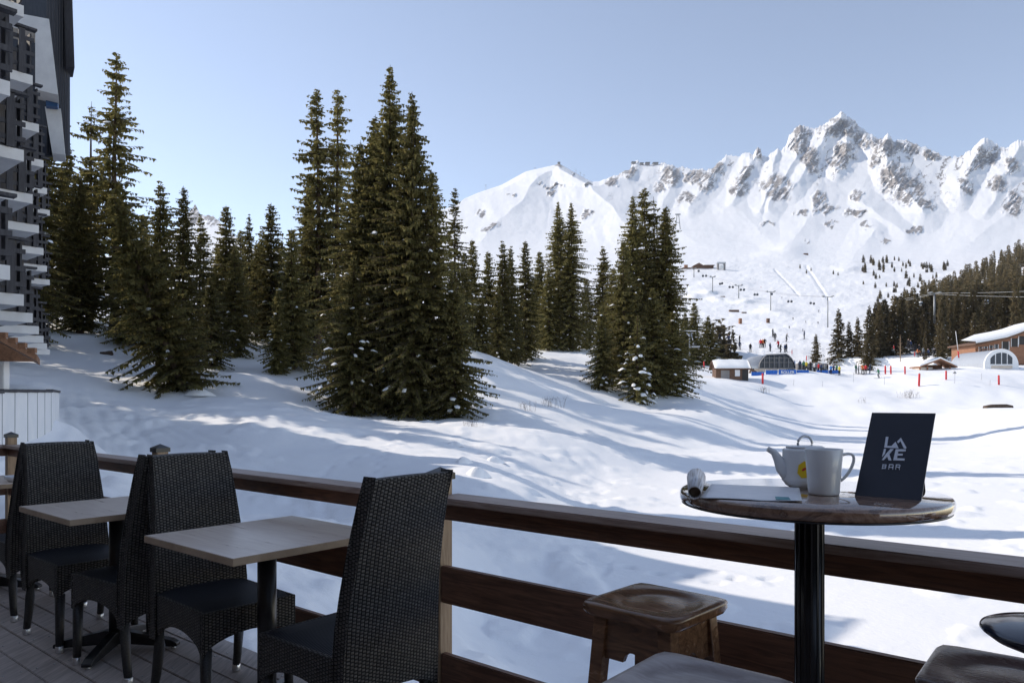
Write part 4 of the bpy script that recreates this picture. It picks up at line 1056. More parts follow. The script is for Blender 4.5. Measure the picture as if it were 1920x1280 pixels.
# small trees dotted over the upper slopes
def slope_tree(x, y, hpx, key='tiny', lab='tiny dark spruce on the open upper snow slope', grp='tiny spruces on the open upper slope', w=1.0):
    p = farpt(x, y); H0 = PROTO[key][0]; s = hpx*p.y/F/H0
    o = bpy.data.objects.new('spruce_tree', far_mesh(key)); link(o); o.location = p-Vector((0, 0, .3*s)); o.scale = (s*w, s*w, s*1.05); o.rotation_euler = (0, 0, rng.uniform(0, 6))
    return tag(o, lab, 'tree', grp)
tin = []
for (x0, x1, y0, y1, n_, h0, h1) in [(1612, 1660, 492, 512, 12, 10, 18), (1660, 1780, 488, 512, 26, 7, 15), (1615, 1780, 515, 545, 16, 7, 13), (1640, 1720, 545, 580, 12, 9, 18), (1500, 1610, 490, 520, 5, 5, 8), (1690, 1760, 520, 550, 14, 8, 16)]:
    for k in range(n_): slope_tree(rng.uniform(x0, x1), rng.uniform(y0, y1), rng.uniform(h0, h1))
def near_tree(key, x, ytop, ybase, D, w, rz, lab, grp='spruces standing round the ski run'):
    p = px(x, ybase, D); z = gz(p.x, D); zt = CZ+(HOR-ytop)*D/F; H0 = PROTO[key][0]; s = (zt-z)/H0
    o = bpy.data.objects.new('spruce_tree', far_mesh(key)); link(o); o.location = (p.x, D, z-.2); o.scale = (s*w, s*w, s); o.rotation_euler = (0, 0, rz)
    return tag(o, lab, 'tree', grp)
proto('runA', 61, 15, 3.4, .5, .48, bare=.04, power=.75, bush=1.1, snowy=.06, wood_=False)
proto('runB', 62, 15, 3.0, .5, .48, bare=.06, power=.7, bush=1.0, snowy=.15, wood_=False)
for a in [('runA', 1530, 624, 661, 205, 1.2, .3, 'lone small spruce on the snow left of the right-hand tree group'),
          ('runA', 1572, 576, 650, 232, 1.1, 1.3, 'leftmost spruce of the tree group at the foot of the lift pylon'),
          ('runB', 1592, 600, 655, 236, 1.0, 2.3, 'snowy spruce second from the left in the tree group by the pylon'),
          ('runA', 1608, 592, 652, 238, 1.0, .9, 'middle spruce in the tree group by the pylon'),
          ('runA', 1630, 570, 665, 225, 1.0, 4.4, 'tall spruce behind the lone snowy front one'),
          ('runB', 1652, 575, 655, 236, .9, 5.0, 'rightmost spruce of the tree group by the pylon'),
          ('runA', 1643, 566, 650, 246, 1.0, 3.0, 'spruce behind the right end of the tree group by the pylon'),
          ('runB', 1628, 628, 700, 146, 1.35, .2, 'lone pointed spruce dusted with snow behind the waiting skiers'),
          ('tiny', 1370, 612, 626, 246, 1.0, .2, 'small dark spruce alone left of the ski run'),
          ('tiny', 1352, 598, 612, 252, 1.0, 1.2, 'smaller dark spruce by the left edge of the ski run'),
          ('tiny', 1343, 600, 612, 250, 1.0, 2.2, 'tiniest dark spruce nearest the bushy trees')]: near_tree(*a)
# bare larch
bl = MB(); p = hit(1688, 676) or px(1688, 676, 200); 
for k in range(26):
    a = k*2.4; h0 = .6+k*.22; l_ = 1.5*(1-k/30); bl.tube([(0, 0, h0), (math.cos(a)*l_, math.sin(a)*l_, h0+.3)], [.05, .02], 4)
bl.tube([(0, 0, -.3), (0, 0, 7)], [.12, .03], 6); o = bl.build('bare_larch', varied('larch_bark', (.25, .17, .10), (.35, .25, .16), 2)); o.location = p
tag(o, 'small bare brown larch beside the beginner area', 'tree')

# ------------------------------------------------------------------ apartment building with stepped balconies on the left
M_slat = wood('dark_slat', (.022, .022, .028), (.060, .058, .066), (6, 6, .5), .7, 5, .25)
M_slab = varied('balcony_concrete', (.56, .56, .57), (.68, .68, .68), 2.0, .75, .3, bstr=.1)
M_dark = mat('dark_opening', (.02, .018, .018), .6)
M_gls = mat('window_glass', (.02, .03, .05), .25, .35)
M_tile = wood('roof_timber', (.16, .075, .035), (.30, .15, .08), (4, 4, 4), .6, 5, .3)
ap = empty('apartment_building', (-9.6, 14.6, 0), 0, 'tall apartment block with stepped white balconies and dark slat railings at the left edge', 'building')
M_apwall = wood('dark_cladding', (.03, .025, .024), (.07, .06, .055), (6, 6, .5), .7, 5, .25)
MA = Matrix(((.645, -.765, 0, 0), (.765, .645, 0, 0), (0, 0, 1, 0), (0, 0, 0, 1)))   # local x = n, local y = r
def bay(k): return T(-1.83*k, 3.12*k, 0)@MA
# floors (z of slab underside) taken from the visible slabs, per bay
FL = [(3.15,), (5.95,), (8.72,)]
for k in range(-1, 6):
    B_ = bay(k)
    w = MB(); w.box(-6.0, -.1, 1.35, 4.9, -2.5 if k < 0 else 3.16, (9.3, 9.6, 10.7, 11.4, 11.4, 11.4, 11.4)[k+1], B_); w.build('wall', M_apwall, ap)
    for fi, zf in enumerate((.35, 3.15, 5.95, 8.75, 11.55, 14.35)):
        if fi > 3: continue
        if fi == 0: continue
        s = MB()
        s.box(-3.3, 0, -.10, 1.35, zf, zf+.13, B_)
        s.box(-3.3, .0, -.16, -.105, zf-.02, zf+.20, B_)
        so = s.build('balcony_slab', M_slab, ap)
        rl_ = MB(); x = -3.25
        while x < -.1:
            rl_.box(x, x+.135, -.235, -.20, zf+.20, zf+1.22, B_); x += .245
        for zz in (.34, .64, .98): rl_.box(-3.28, .02, -.198, -.163, zf+zz, zf+zz+.09, B_)
        rl_.box(-3.3, .06, -.28, -.12, zf+1.23, zf+1.28, B_)
        for yy in (0.1, .45, .80): rl_.box(-.03, .005, yy-.15, yy+.06, zf+.31, zf+1.22, B_)
        rl_.build('balcony_railing', M_slat, so)
        wd_ = MB(); wd_.box(-2.6, -.9, 1.30, 1.345, zf+.3, zf+2.3, B_); wd_.build('window', M_gls, ap)
        pn = MB(); pn.box(-3.42, -3.31, -.12, 1.35, zf+.175, zf+2.62, B_); pn.build('divider', M_slab, so)
# tall dark timber gable end with eave, top right of the block
def pp(x, y, D): return px(x, y, D)-Vector((-9.6, 14.6, 0))
g = MB(); a, b, c_, d_ = pp(88, -160, 29.0), pp(131, -160, 30.5), pp(131.5, 292, 30.5), pp(88, 292, 29.0)
back = Vector((-4.0, .8, 0)); g.add([a, b, c_, d_, a+back, b+back, c_+back, d_+back], [(3, 2, 1, 0), (4, 5, 6, 7), (0, 1, 5, 4), (1, 2, 6, 5), (2, 3, 7, 6), (3, 0, 4, 7)])
go = g.build('gable_wall', wood('gable_timber', (.012, .016, .026), (.040, .046, .062), (8, 8, .4), .7, 5, .4), ap)
for i in range(9):
    q = MB(); x0 = 90+i*4.7; p0, p1 = pp(x0, -158, 28.9+i*.17), pp(x0, 291, 28.9+i*.17)
    q.tube([p0-Vector((0, .06, 0)), p1-Vector((0, .06, 0))], .018, 4); q.build('batten', M_slat, go)
e = MB()
for i, (yy, xx) in enumerate([(8, 133.5), (130, 141)]): pass
e0, e1 = pp(132, -120, 29.9), pp(140, 127, 29.9)
e.add([e0, e0+Vector((-.35, 0, 0)), e1+Vector((-.35, 0, 0)), e1, e0+Vector((-.6, .9, 0)), e0+Vector((-.95, .9, 0)), e1+Vector((-.95, .9, 0)), e1+Vector((-.6, .9, 0))], [(0, 1, 2, 3), (7, 6, 5, 4), (4, 5, 1, 0), (5, 6, 2, 1), (6, 7, 3, 2), (7, 4, 0, 3)])
e.build('eave', M_slat, ap)
for (pl, D) in [([(18, 22), (92, 36), (109, 178), (66, 168), (66, 60), (18, 50)], 27.5), ([(84, 200), (114, 204), (122, 290), (98, 288)], 28.6), ([(86, 176), (108, 180), (108, 200), (86, 198)], 28.3)]:
    w = MB(); v = [pp(x, y, D) for x, y in pl]; v2 = [p+Vector((-.5, .9, 0)) for p in v]; n_ = len(v)
    w.add(v+v2, [list(range(n_))[::-1], list(range(n_, 2*n_))]+[[i, (i+1) % n_, n_+(i+1) % n_, n_+i] for i in range(n_)])
    w.build('terrace_wall', M_slab if D != 28.3 else mat('blue_panel', (.02, .08, .22), .5), ap)
w = MB(); v = [pp(-30, 5, 13.2), pp(17, 20, 13.4), pp(19, 155, 13.4), pp(-30, 156, 13.2)]; v2 = [p+Vector((-.12, .12, 0)) for p in v]
w.add(v+v2, [(3, 2, 1, 0), (4, 5, 6, 7), (0, 1, 5, 4), (1, 2, 6, 5), (2, 3, 7, 6), (3, 0, 4, 7)]); w.build('side_panel', M_slat, ap)
# unseen blocks added left of the frame to keep the deck in shade
w = MB(); w.box(-16, -6.01, 1.5, 22, -2.5, 17.4, bay(0)); w.build('wall', M_slab, ap)
w = MB(); w.box(-18, -3.5, -8.5, 1.3, -2.5, 11.4, bay(0)); w.build('shade_block', M_slab, ap)
# porch roof and column
pr = empty('porch', px(0, 700, 11.5), 0, 'brown timber porch roof on a white column beneath the balconies', 'porch')
o_ = px(0, 700, 11.5)
w = MB(); A1, A2, A3 = px(-60, 596, 11.2)-o_, px(69, 664, 11.6)-o_, px(-60, 664, 11.6)-o_
bk = Vector((-.9, 1.5, 0)); th = Vector((0, 0, -.10))
w.add([A1, A2, A2+bk, A1+bk, A1+th, A2+th, A2+bk+th, A1+bk+th], [(0, 1, 2, 3), (7, 6, 5, 4), (0, 4, 5, 1), (1, 5, 6, 2), (2, 6, 7, 3), (3, 7, 4, 0)]); w.build('roof', M_tile, pr)
w = MB(); v = [A1+th*1.1, A2+th*1.1+Vector((-.03, 0, 0)), A3+th*1.0]; v2 = [q+Vector((-.06, .10, 0)) for q in v]
w.add(v+v2, [(2, 1, 0), (3, 4, 5), (0, 1, 4, 3), (1, 2, 5, 4), (2, 0, 3, 5)]); w.build('fascia', M_tile, pr)
w = MB()
for i in range(7):
    q = A1.lerp(A2, (i+.5)/7); w.box(-.06, .06, -.03, .03, -.02, .06, Matrix.Translation(q))
w.build('roof_batten', M_tile, pr)
cx_ = px(4, 700, 12.2)-o_
w = MB(); w.box(cx_.x-.075, cx_.x+.075, cx_.y-.075, cx_.y+.075, (HOR-740)*12.2/F+CZ-o_.z-.6, CZ+(HOR-668)*12.2/F-o_.z, None, 0, .01); w.build('column', M_white, pr)
# white boarded parapet
M_grey2 = mat('seam_grey', (.3, .3, .32), .7)
pf = empty('white_parapet', px(60, 780, 13.5), 0, 'white vertical-board parapet with dark capping below the balconies', 'parapet')
o_ = px(60, 780, 13.5); pl = [px(-70, 735, 9.5), px(4, 735, 11.6), px(28, 735, 12.4), px(52, 735, 13.2), px(70, 735, 14.0), px(84, 735, 14.7), px(96, 734, 15.4), px(111, 733, 18.0)]
for p, q in zip(pl[:-1], pl[1:]):
    d_ = (q-p); L_ = math.hypot(d_.x, d_.y); an = math.atan2(d_.y, d_.x)
    w = MB(); w.box(.03, L_-.02, 0, .05, -2.4, 0, Matrix.Translation(p-o_)@T(rz=an)); bo = w.build('board_panel', M_white, pf)
    w = MB(); w.box(-.02, L_+.02, -.03, .09, .002, .05, Matrix.Translation(p-o_)@T(rz=an)); w.build('capping', M_slat, bo)
    w = MB(); w.box(-.004, .012, -.004, .06, -2.4, 0, Matrix.Translation(p-o_)@T(rz=an)); w.build('batten', M_grey2, bo)

# ------------------------------------------------------------------ ski lift base, huts, chalet
M_hutwood = wood('hut_timber', (.085, .045, .028), (.17, .095, .06), (1, 1, 5), .75, 1.5, .3)
M_orange = wood('orange_timber', (.21, .095, .05), (.34, .165, .09), (1, 1, 4), .7, 1.5, .3)
M_roofmetal = varied('station_metal', (.36, .38, .41), (.48, .50, .53), 1.0, .35, .5, (1, 12, 1), .3, .02, metal=.3)
M_beige = varied('station_beige', (.52, .44, .36), (.64, .55, .46), .8, .6)
M_grey = varied('grey_panel', (.19, .18, .18), (.25, .24, .24), .6, .6)
M_lightsnow = M_snowcap
def at(x, y, Dm_=None):
    p = hit(x, y); return p if p is not None else px(x, y, Dm_ or 150)
def snowroof(mb, pts, t=.35): pass
# log hut with snow-covered roof
D0_ = 126.; sc = D0_/F
b0 = px(1366, 709, D0_); hut = empty('log_hut', b0, R(-4), 'brown log hut with thick snow on its roof left of the lift station', 'hut')
w = MB(); w.box(-2.4, 2.9, -1.6, 1.6, -.8, 1.75); w.add([(-2.4, -1.6, 1.75), (-2.4, 1.6, 1.75), (-2.4, 0, 2.9), (-2.3, -1.6, 1.75), (-2.3, 1.6, 1.75), (-2.3, 0, 2.9)], [(0, 1, 2), (5, 4, 3), (0, 3, 4, 1), (1, 4, 5, 2), (2, 5, 3, 0)]); w.build('wall', M_hutwood, hut)
w = MB(); w.add([(-2.9, -2.2, 1.55), (3.3, -2.2, 1.55), (3.3, 0, 3.0), (-2.9, 0, 3.0), (3.3, 2.2, 1.55), (-2.9, 2.2, 1.55), (-2.9, -2.2, 1.43), (3.3, -2.2, 1.43), (3.3, 0, 2.86), (-2.9, 0, 2.86), (3.3, 2.2, 1.43), (-2.9, 2.2, 1.43)],
 [(0, 1, 2, 3), (3, 2, 4, 5), (6, 9, 8, 7), (9, 11, 10, 8), (0, 6, 7, 1), (4, 10, 11, 5), (0, 3, 9, 6), (3, 5, 11, 9), (1, 7, 8, 2), (2, 8, 10, 4)]); rf = w.build('roof', M_hutwood, hut)
def snow_slab(parent, x0, x1, y0, z0, y1, z1, t=.35, name='snow_load', nx=14, M_=None):
    w = MB(); vs = []; fs = []; ny = 5
    for i in range(nx+1):
        for j in range(ny+1):
            u, v = i/nx, j/ny; e = min(1, 5*min(u, 1-u)+.25)*min(1, 4*min(v+.06, 1.1-v)+.25)
            vs.append((x0+(x1-x0)*u, y0+(y1-y0)*v, z0+(z1-z0)*v+t*e*(1+.15*math.sin(u*17+v*5))))
    for i in range(nx):
        for j in range(ny):
            a = i*(ny+1)+j; fs.append((a, a+ny+1, a+ny+2, a+1))
    n_ = len(vs); vs += [(p[0], p[1], z0+(z1-z0)*((k % (ny+1))/ny)+.02) for k, p in enumerate(vs)]
    fs += [tuple(n_+q for q in f[::-1]) for f in fs]
    for i in range(nx):
        for j in (0, ny): a = i*(ny+1)+j; fs.append((a, n_+a, n_+a+ny+1, a+ny+1))
    for j in range(ny):
        for i in (0, nx): a = i*(ny+1)+j; fs.append((a, a+1, n_+a+1, n_+a))
    w.add(vs, fs, M_, 0, True); return w.build(name, M_snowcap, parent)
snow_slab(rf, -2.7, 3.2, -2.15, 1.57, 0, 3.0); snow_slab(rf, -2.7, 3.2, 2.15, 1.57, 0, 3.0)
w = MB(); w.box(.7, 1.5, -1.66, -1.61, .3, 1.35); w.build('window', M_white, hut)
w = MB(); w.box(-1.6, -.2, -1.64, -1.605, -.5, 1.3); w.build('door', M_grey, hut)
w = MB(); w.box(1.9, 2.85, -1.66, -1.61, -.5, 1.4); w.build('door', M_dark, hut)
# lift station: barrel roof with dark glazing
D1 = 138.; b1 = px(1447, 703, D1); s1_ = D1/F
ls = empty('lift_station', b1, 0, 'rounded chairlift station with ribbed metal roof and dark glazed front', 'station')
def rx_(p): return (p-1447)*s1_
def barrel(x0, x1, top0, top1, ybot, depth, nseg=10, xl=None):
    """hood: section in x-z swept along y"""
    return None
w = MB(); poly = [(rx_(1415), 1.15), (rx_(1416), 1.9), (rx_(1419), 2.5), (rx_(1424), 3.1), (rx_(1429), 3.55), (rx_(1464), 3.7), (rx_(1469), 3.4), (rx_(1474), 2.9), (rx_(1479), 2.1), (rx_(1481.5), 1.15)]
hp = MB(); Nn = len(poly); prev = None
rings = []
for (yy, sc_) in ((-2.4, .90), (-2.6, .97), (-2.2, 1.0), (4, 1.0)):
    rings.append([(p[0]*1.0, yy-(.0), 1.15+(p[1]-1.15)*sc_) for p in poly])
vs = [v for r_ in rings for v in r_]; fs = [list(range(Nn))]
for j in range(3):
    for k in range(Nn-1): fs.append((j*Nn+k, (j+1)*Nn+k, (j+1)*Nn+k+1, j*Nn+k+1))
hp.add(vs, fs); gl = hp.build('glazed_hood', M_gls, ls)
q = MB()
for xx in (1424, 1433, 1442, 1451, 1460, 1468): q.box(rx_(xx)-.05, rx_(xx)+.05, -2.70, -2.62, 1.15, 3.35 if xx > 1424 and xx < 1466 else 2.9)
for zz in (1.15, 2.2, 3.0): q.box(rx_(1417.5+(zz-1.15)*2.2), rx_(1479.5-(zz-1.15)*3.0), -2.70, -2.63, zz-.035, zz+.035)
q.build('glazing_bar', M_grey, gl)
q = MB()
for k in range(Nn-1):
    p0, p1 = poly[k], poly[k+1]
    q.add([(p0[0], -2.68, p0[1]), (p1[0], -2.68, p1[1]), (p1[0]*1.02, -2.68, p1[1]+.14), (p0[0]*1.02, -2.68, p0[1]+.14), (p0[0], -2.3, p0[1]), (p1[0], -2.3, p1[1]), (p1[0]*1.02, -2.3, p1[1]+.14), (p0[0]*1.02, -2.3, p0[1]+.14)],
          [(0, 1, 2, 3), (7, 6, 5, 4), (3, 2, 6, 7), (0, 4, 5, 1), (0, 3, 7, 4), (1, 5, 6, 2)])
q.build('hood_edge', M_grey, gl)
w = MB(); vs = []; fs = []; K = 10
for (xx, zt_) in ((1388, 2.3), (1400, 2.9), (1412, 3.45), (1426, 3.68)):
    for k in range(K+1):
        a = k/K; vs.append((rx_(xx)+(0 if xx < 1420 else -.4*0), -2.3+3.5*a if True else 0, 1.6+(zt_-1.6)*math.sin(min(1, a*1.5+.0)*math.pi/2)))
for i in range(3):
    for k in range(K): a = i*(K+1)+k; fs.append((a, a+K+1, a+K+2, a+1))
w.add(vs, fs, None, 0, True); w.add([(rx_(1388), -2.3, 1.6), (rx_(1416), -2.3, 1.6), (rx_(1416), -2.3, 1.1), (rx_(1388), -2.3, 1.1)], [(0, 3, 2, 1)]); w.build('metal_roof', M_roofmetal, ls)
w = MB(); w.add([(rx_(1415), -2.3, 1.14), (rx_(1466), -2.3, 1.14), (rx_(1465), -2.3, .5), (rx_(1458), -2.1, .1), (rx_(1424), -2.1, .1), (rx_(1417), -2.3, .5), (rx_(1415), 3, 1.14), (rx_(1466), 3, 1.14), (rx_(1465), 3, .5), (rx_(1458), 3, .1), (rx_(1424), 3, .1), (rx_(1417), 3, .5)],
  [(5, 4, 3, 2, 1, 0), (0, 1, 7, 6), (1, 2, 8, 7), (2, 3, 9, 8), (3, 4, 10, 9), (4, 5, 11, 10), (5, 0, 6, 11)])
w.build('belly', M_beige, ls)
w = MB(); w.box(rx_(1466), rx_(1482), -2.2, 3, .25, 1.14); w.build('motor_housing', M_grey, ls)
w = MB(); w.add([(rx_(1397), -2.4, .3), (rx_(1416), -2.4, .3), (rx_(1401), -2.4, 1.2), (rx_(1397), -2, .3), (rx_(1416), -2, .3), (rx_(1401), -2, 1.2)], [(0, 1, 2), (5, 4, 3), (0, 3, 4, 1), (1, 4, 5, 2), (2, 5, 3, 0)]); w.build('porch_gable', M_hutwood, ls)
w = MB()
for xx in (1422, 1446, 1476): w.box(rx_(xx)-.35, rx_(xx)+.35, -.6, .6, -2, .5)
w.build('pillar', M_grey, ls)
w = MB(); w.box(rx_(1395), rx_(1482), 1.2, 1.5, -1.5, .4); w.build('rear_wall', M_dark, ls)
# grey shelter
b2 = px(1522, 701, 141.); s2 = 141./F
sh_ = empty('queue_shelter', b2, 0, 'long grey flat-fronted shelter to the right of the lift station', 'shelter')
w = MB(); w.box(-28.5*s2, 28.5*s2, -.6, 2.4, 1.15, 1.95); w.build('fascia', M_grey, sh_)
w = MB(); w.box(-28.5*s2, 28.5*s2, -.5, 2.3, 1.955, 2.05); w.build('snow_load', M_snowcap, sh_)
for (x0, x1) in ((-28.5, -13), (-1, 0), (9, 10), (24, 28.5)):
    w = MB(); w.box(x0*s2, x1*s2, -.5, 2.2, -1, 1.145); w.build('pillar', M_grey if x1-x0 > 2 else M_white, sh_)
# blue banner fences
M_blue = varied('blue_banner', (.015, .10, .42), (.03, .16, .55), 1.2, .6, .3)
def banner(x0, x1, yt, yb, D, lab, text=None):
    c0 = px((x0+x1)/2, yb, D); t = empty('banner_fence', c0, 0, lab, 'banner', 'blue banner fences along the lift queue'); s = D/F; W_ = (x1-x0)*s/2; H_ = (yb-yt)*s
    w = MB(); n_ = 14; vs = []; fs = []
    for i in range(n_+1):
        u = -W_+2*W_*i/n_; d_ = .05*math.sin(i*1.9)
        for z in (.12, H_): vs += [(u, d_, z), (u, d_+.03, z)]
    for i in range(n_):
        a = i*4; fs += [(a, a+4, a+6, a+2), (a+1, a+3, a+7, a+5), (a+2, a+6, a+7, a+3), (a, a+1, a+5, a+4)]
    fs += [(0, 2, 3, 1), (n_*4, n_*4+1, n_*4+3, n_*4+2)]
    w.add(vs, fs); bo = w.build('banner_cloth', M_blue, t)
    for i in range(3):
        q = MB(); q.tube([(-W_+W_*i, .08, -.4), (-W_+W_*i, .08, H_+.1)], .035, 6); q.build('pole', M_white, t)
    if text:
        cu = bpy.data.curves.new('banner_text', 'FONT'); cu.body = text; cu.size = H_*.72; cu.align_x = 'CENTER'; cu.extrude = .004; cu.offset = .012
        to = bpy.data.objects.new('tmp', cu); col.objects.link(to); bpy.context.view_layer.update()
        me = bpy.data.meshes.new_from_object(to.evaluated_get(bpy.context.evaluated_depsgraph_get())); col.objects.unlink(to); bpy.data.objects.remove(to)
        me.materials.clear(); me.materials.append(M_white); o = bpy.data.objects.new('banner_text', me); link(o, bo); o.rotation_euler = (R(90), 0, 0); o.location = (0, -.075, H_*.28)
banner(1436, 1458, 694, 703, 133, 'blue banner left of the lettered one')
banner(1460, 1493, 693, 703, 133, 'blue banner carrying white lettering in front of the lift station', 'ROLLER')
banner(1494, 1517, 694, 702, 134, 'blue banner under the left end of the grey shelter')
banner(1531, 1553, 694, 701, 137, 'blue banner under the right end of the grey shelter')
banner(1554, 1576, 694, 701, 138, 'rightmost blue banner before the waiting skiers')
banner(1409, 1433, 697, 706, 131, 'blue banner fence beside the log hut')
# ticket kiosk with snowy gable roof
D3 = 150.; b3 = px(1752, 702, D3); s3 = D3/F
kk = empty('ski_kiosk', b3, 0, 'small open timber kiosk with broad snow-covered gable roof', 'hut')
w = MB(); w.box(-34*s3, -22*s3, -1.2, 1.5, -1, 1.4); w.build('wall', M_beige, kk)
for xx in (-34, -20, 22): 
    w = MB(); w.box(xx*s3-.12, xx*s3+.12, -1.45, -1.21, -1, 1.6); w.build('post', M_orange, kk)
w = MB(); w.box(22*s3+.13, 33*s3, -1.2, 1.5, -1, 1.35); w.build('wall', M_white, kk)
w = MB(); w.box(-21*s3, 21*s3, 1.2, 1.35, -1, 2.0); w.build('rear_wall', M_hutwood, kk)
w = MB(); w.box(-14*s3, 2*s3, 1.0, 1.15, .2, 1.5); w.build('notice_board', M_white, kk)
for (sx) in (-1, 1):
    w = MB(); xe = -36 if sx < 0 else 33; z0, z1 = 1.55, 3.1
    v = [(xe*s3, -1.9, z0), (2*s3, -1.9, z1), (2*s3, 2.2, z1), (xe*s3, 2.2, z0)]; v2 = [(a, b, c-.22) for a, b, c in v]
    w.add(v+v2, [(0, 1, 2, 3) if sx < 0 else (3, 2, 1, 0), (7, 6, 5, 4), (0, 4, 5, 1), (1, 5, 6, 2), (2, 6, 7, 3), (3, 7, 4, 0)]); rf = w.build('roof', M_orange, kk)
    w = MB(); v = [(xe*s3*1.01, -1.85, z0+.02), (2*s3, -1.85, z1+.02), (2*s3, 2.2, z1+.02), (xe*s3*1.01, 2.2, z0+.02)]; v2 = [(a, b, c+.32) for a, b, c in v]
    w.add(v+v2, [(3, 2, 1, 0), (4, 5, 6, 7), (0, 1, 5, 4), (1, 2, 6, 5), (2, 3, 7, 6), (3, 0, 4, 7)]); w.build('snow_load', M_snowcap, rf, .08)
# chalet with long snowy roof (cut by the right edge)
D4 = 165.; s4 = D4/F; b4 = px(1880, 700, D4)
ch = empty('chalet', b4, 0, 'large orange-brown timber chalet with long snowy roof at the right edge', 'building')
def c4(x, y): return ((x-1880)*s4, (700-y)*s4)
w = MB(); pl = [c4(1829, 682), c4(1829, 647), c4(1880, 637), c4(1990, 602), c4(1990, 682)]; w.prism(pl[::-1], 0, 9); w.build('wall', M_orange, ch)
w = MB(); pl = [c4(1822, 647), c4(1822, 644), c4(1880, 633), c4(1925, 616), c4(2000, 596), c4(2000, 601), c4(1925, 621), c4(1880, 637)]; w.prism(pl[::-1], -1.4, 9.2); rf = w.build('roof', M_hutwood, ch)
w = MB(); vs = []
ra = [(1822, 644), (1850, 639), (1880, 633), (1900, 626), (1925, 616), (2000, 596)]; rb_ = [(1832, 636), (1858, 625), (1890, 619), (1912, 614), (1935, 606), (2005, 590)]
for (x, y) in ra: a = c4(x, y); vs += [(a[0], -1.45, a[1]), (a[0], -1.45, a[1]+.38)]
for (x, y), (x2, y2) in zip(ra, rb_): a = c4(x2, y2); vs += [(a[0], 6, a[1]+.25)]
fs = []
for i in range(5): fs += [(2*i, 2*i+2, 2*i+3, 2*i+1), (2*i+1, 2*i+3, 12+i+1, 12+i)]
w.add(vs, fs, None, 0, True); w.build('snow_load', M_snowcap, rf)
for (x, y) in ((1838, 655), (1848, 654), (1858, 652), (1868, 650), (1838, 668), (1848, 668), (1858, 667), (1885, 648), (1902, 642), (1916, 638)):
    a = c4(x, y); big = x > 1880; w = MB(); hw_, hh_ = (.75, .95) if big else (.36, .55)
    w.box(a[0]-hw_, a[0]+hw_, -.05, .03, a[1]-hh_, a[1]+hh_); fo_ = w.build('window', M_dark if big else M_gls, ch)
    w = MB(); w.box(a[0]-hw_-.08, a[0]-hw_+.04, -.12, -.055, a[1]-hh_, a[1]+hh_); w.box(a[0]+hw_-.04, a[0]+hw_+.08, -.12, -.055, a[1]-hh_, a[1]+hh_); w.build('frame', M_white, fo_)
for y in (661, 676):
    a = c4(1829, y); b = c4(1878, y-1); w = MB(); w.box(a[0], b[0], -1.0, -.13, a[1], a[1]+.14)
    for k in range(14): xx = a[0]+(b[0]-a[0])*k/13; w.box(xx-.05, xx+.05, -1.0, -.93, a[1]+.141, a[1]+.75)
    w.box(a[0], b[0], -1.02, -.91, a[1]+.751, a[1]+.85); w.build('balcony', M_orange, ch)
w = MB(); a = c4(1829, 700); b = c4(1870, 683); w.box(a[0]+.3, b[0], .3, 6, -1, b[1]); w.build('basement', M_hutwood, ch)
# white arched pavilion in front of it
D5 = 150.; s5 = D5/F; b5 = px(1878, 703, D5)
av = empty('arched_pavilion', b5, 0, 'white round-arched pavilion with fan window in front of the timber chalet', 'building')
w = MB(); rad = 32*s5; pl = [(-rad, -1)]+[(rad*math.cos(a)*-1, 18*s5+rad*.98*math.sin(a)) for a in np.linspace(0, math.pi, 25)]+[(rad, -1)]
w.prism(pl[::-1], 0, .4); fa = w.build('arch_front', M_white, av)
w = MB(); r2 = 31.0*s5; pl2 = [(-r2, -1)]+[(r2*math.cos(a)*-1, 18*s5+r2*.97*math.sin(a)) for a in np.linspace(0, math.pi, 21)]+[(r2, -1)]; w.prism(pl2[::-1], .41, 12); w.build('barrel_roof', M_roofmetal, av)
for (x0, x1) in ((-21, -12.5), (-10.5, -1.2), (.8, 9.5), (11.5, 20)):
    ri = 24*s5; pl = []
    for x in np.linspace(x0, x1, 6): pl.append((x*s5, 20*s5+math.sqrt(max(.02, ri*ri-(x*s5)**2))*.92))
    pl = [(x0*s5, 20.5*s5)]+pl+[(x1*s5, 20.5*s5)]
    w = MB(); w.prism(pl, -.05, -.01); w.build('window', M_gls, fa)
w = MB(); w.box(-20*s5, 20*s5, -.06, -.01, 10*s5, 18*s5); w.build('timber_band', M_beige, fa)
w = MB(); w.box(-22*s5, 22*s5, -1.6, -.07, -1, 4*s5); w.build('snow_bank', M_snowcap, av)

# red padded posts
M_red = varied('red_padding', (.50, .02, .025), (.62, .035, .04), 1.5, .55, .4)
rps = [(1430, 720, 20), (1723, 727, 24), (1660, 702, 16), (1670.5, 702, 16), (1697, 702, 15), (1774, 712, 17), (1873, 722, 18), (1798, 671, 13), (1320, 690, 12), (1567, 700, 10), (1512, 676, 9), (1485, 664, 8), (1676, 654, 6), (1715, 668, 9)]
rlab = ['red padded post alone in front of the lift station', 'nearest red padded post with the broad white base, by the bush', 'left one of the two red padded posts side by side', 'right one of the two red padded posts side by side',
 'single red padded post left of the kiosk', 'red padded post in front of the kiosk', 'red padded post before the arched pavilion', 'leaning red padded post with a tall pole left of the chalet', 'small red post by the right foot of the spruce clump',
 'small red post at the end of the blue banners', 'short red post on the slope above the grey shelter', 'short red post above the lift station', 'little red post near the hillside trees', 'little red post by the beginner area fence']
pole0 = None
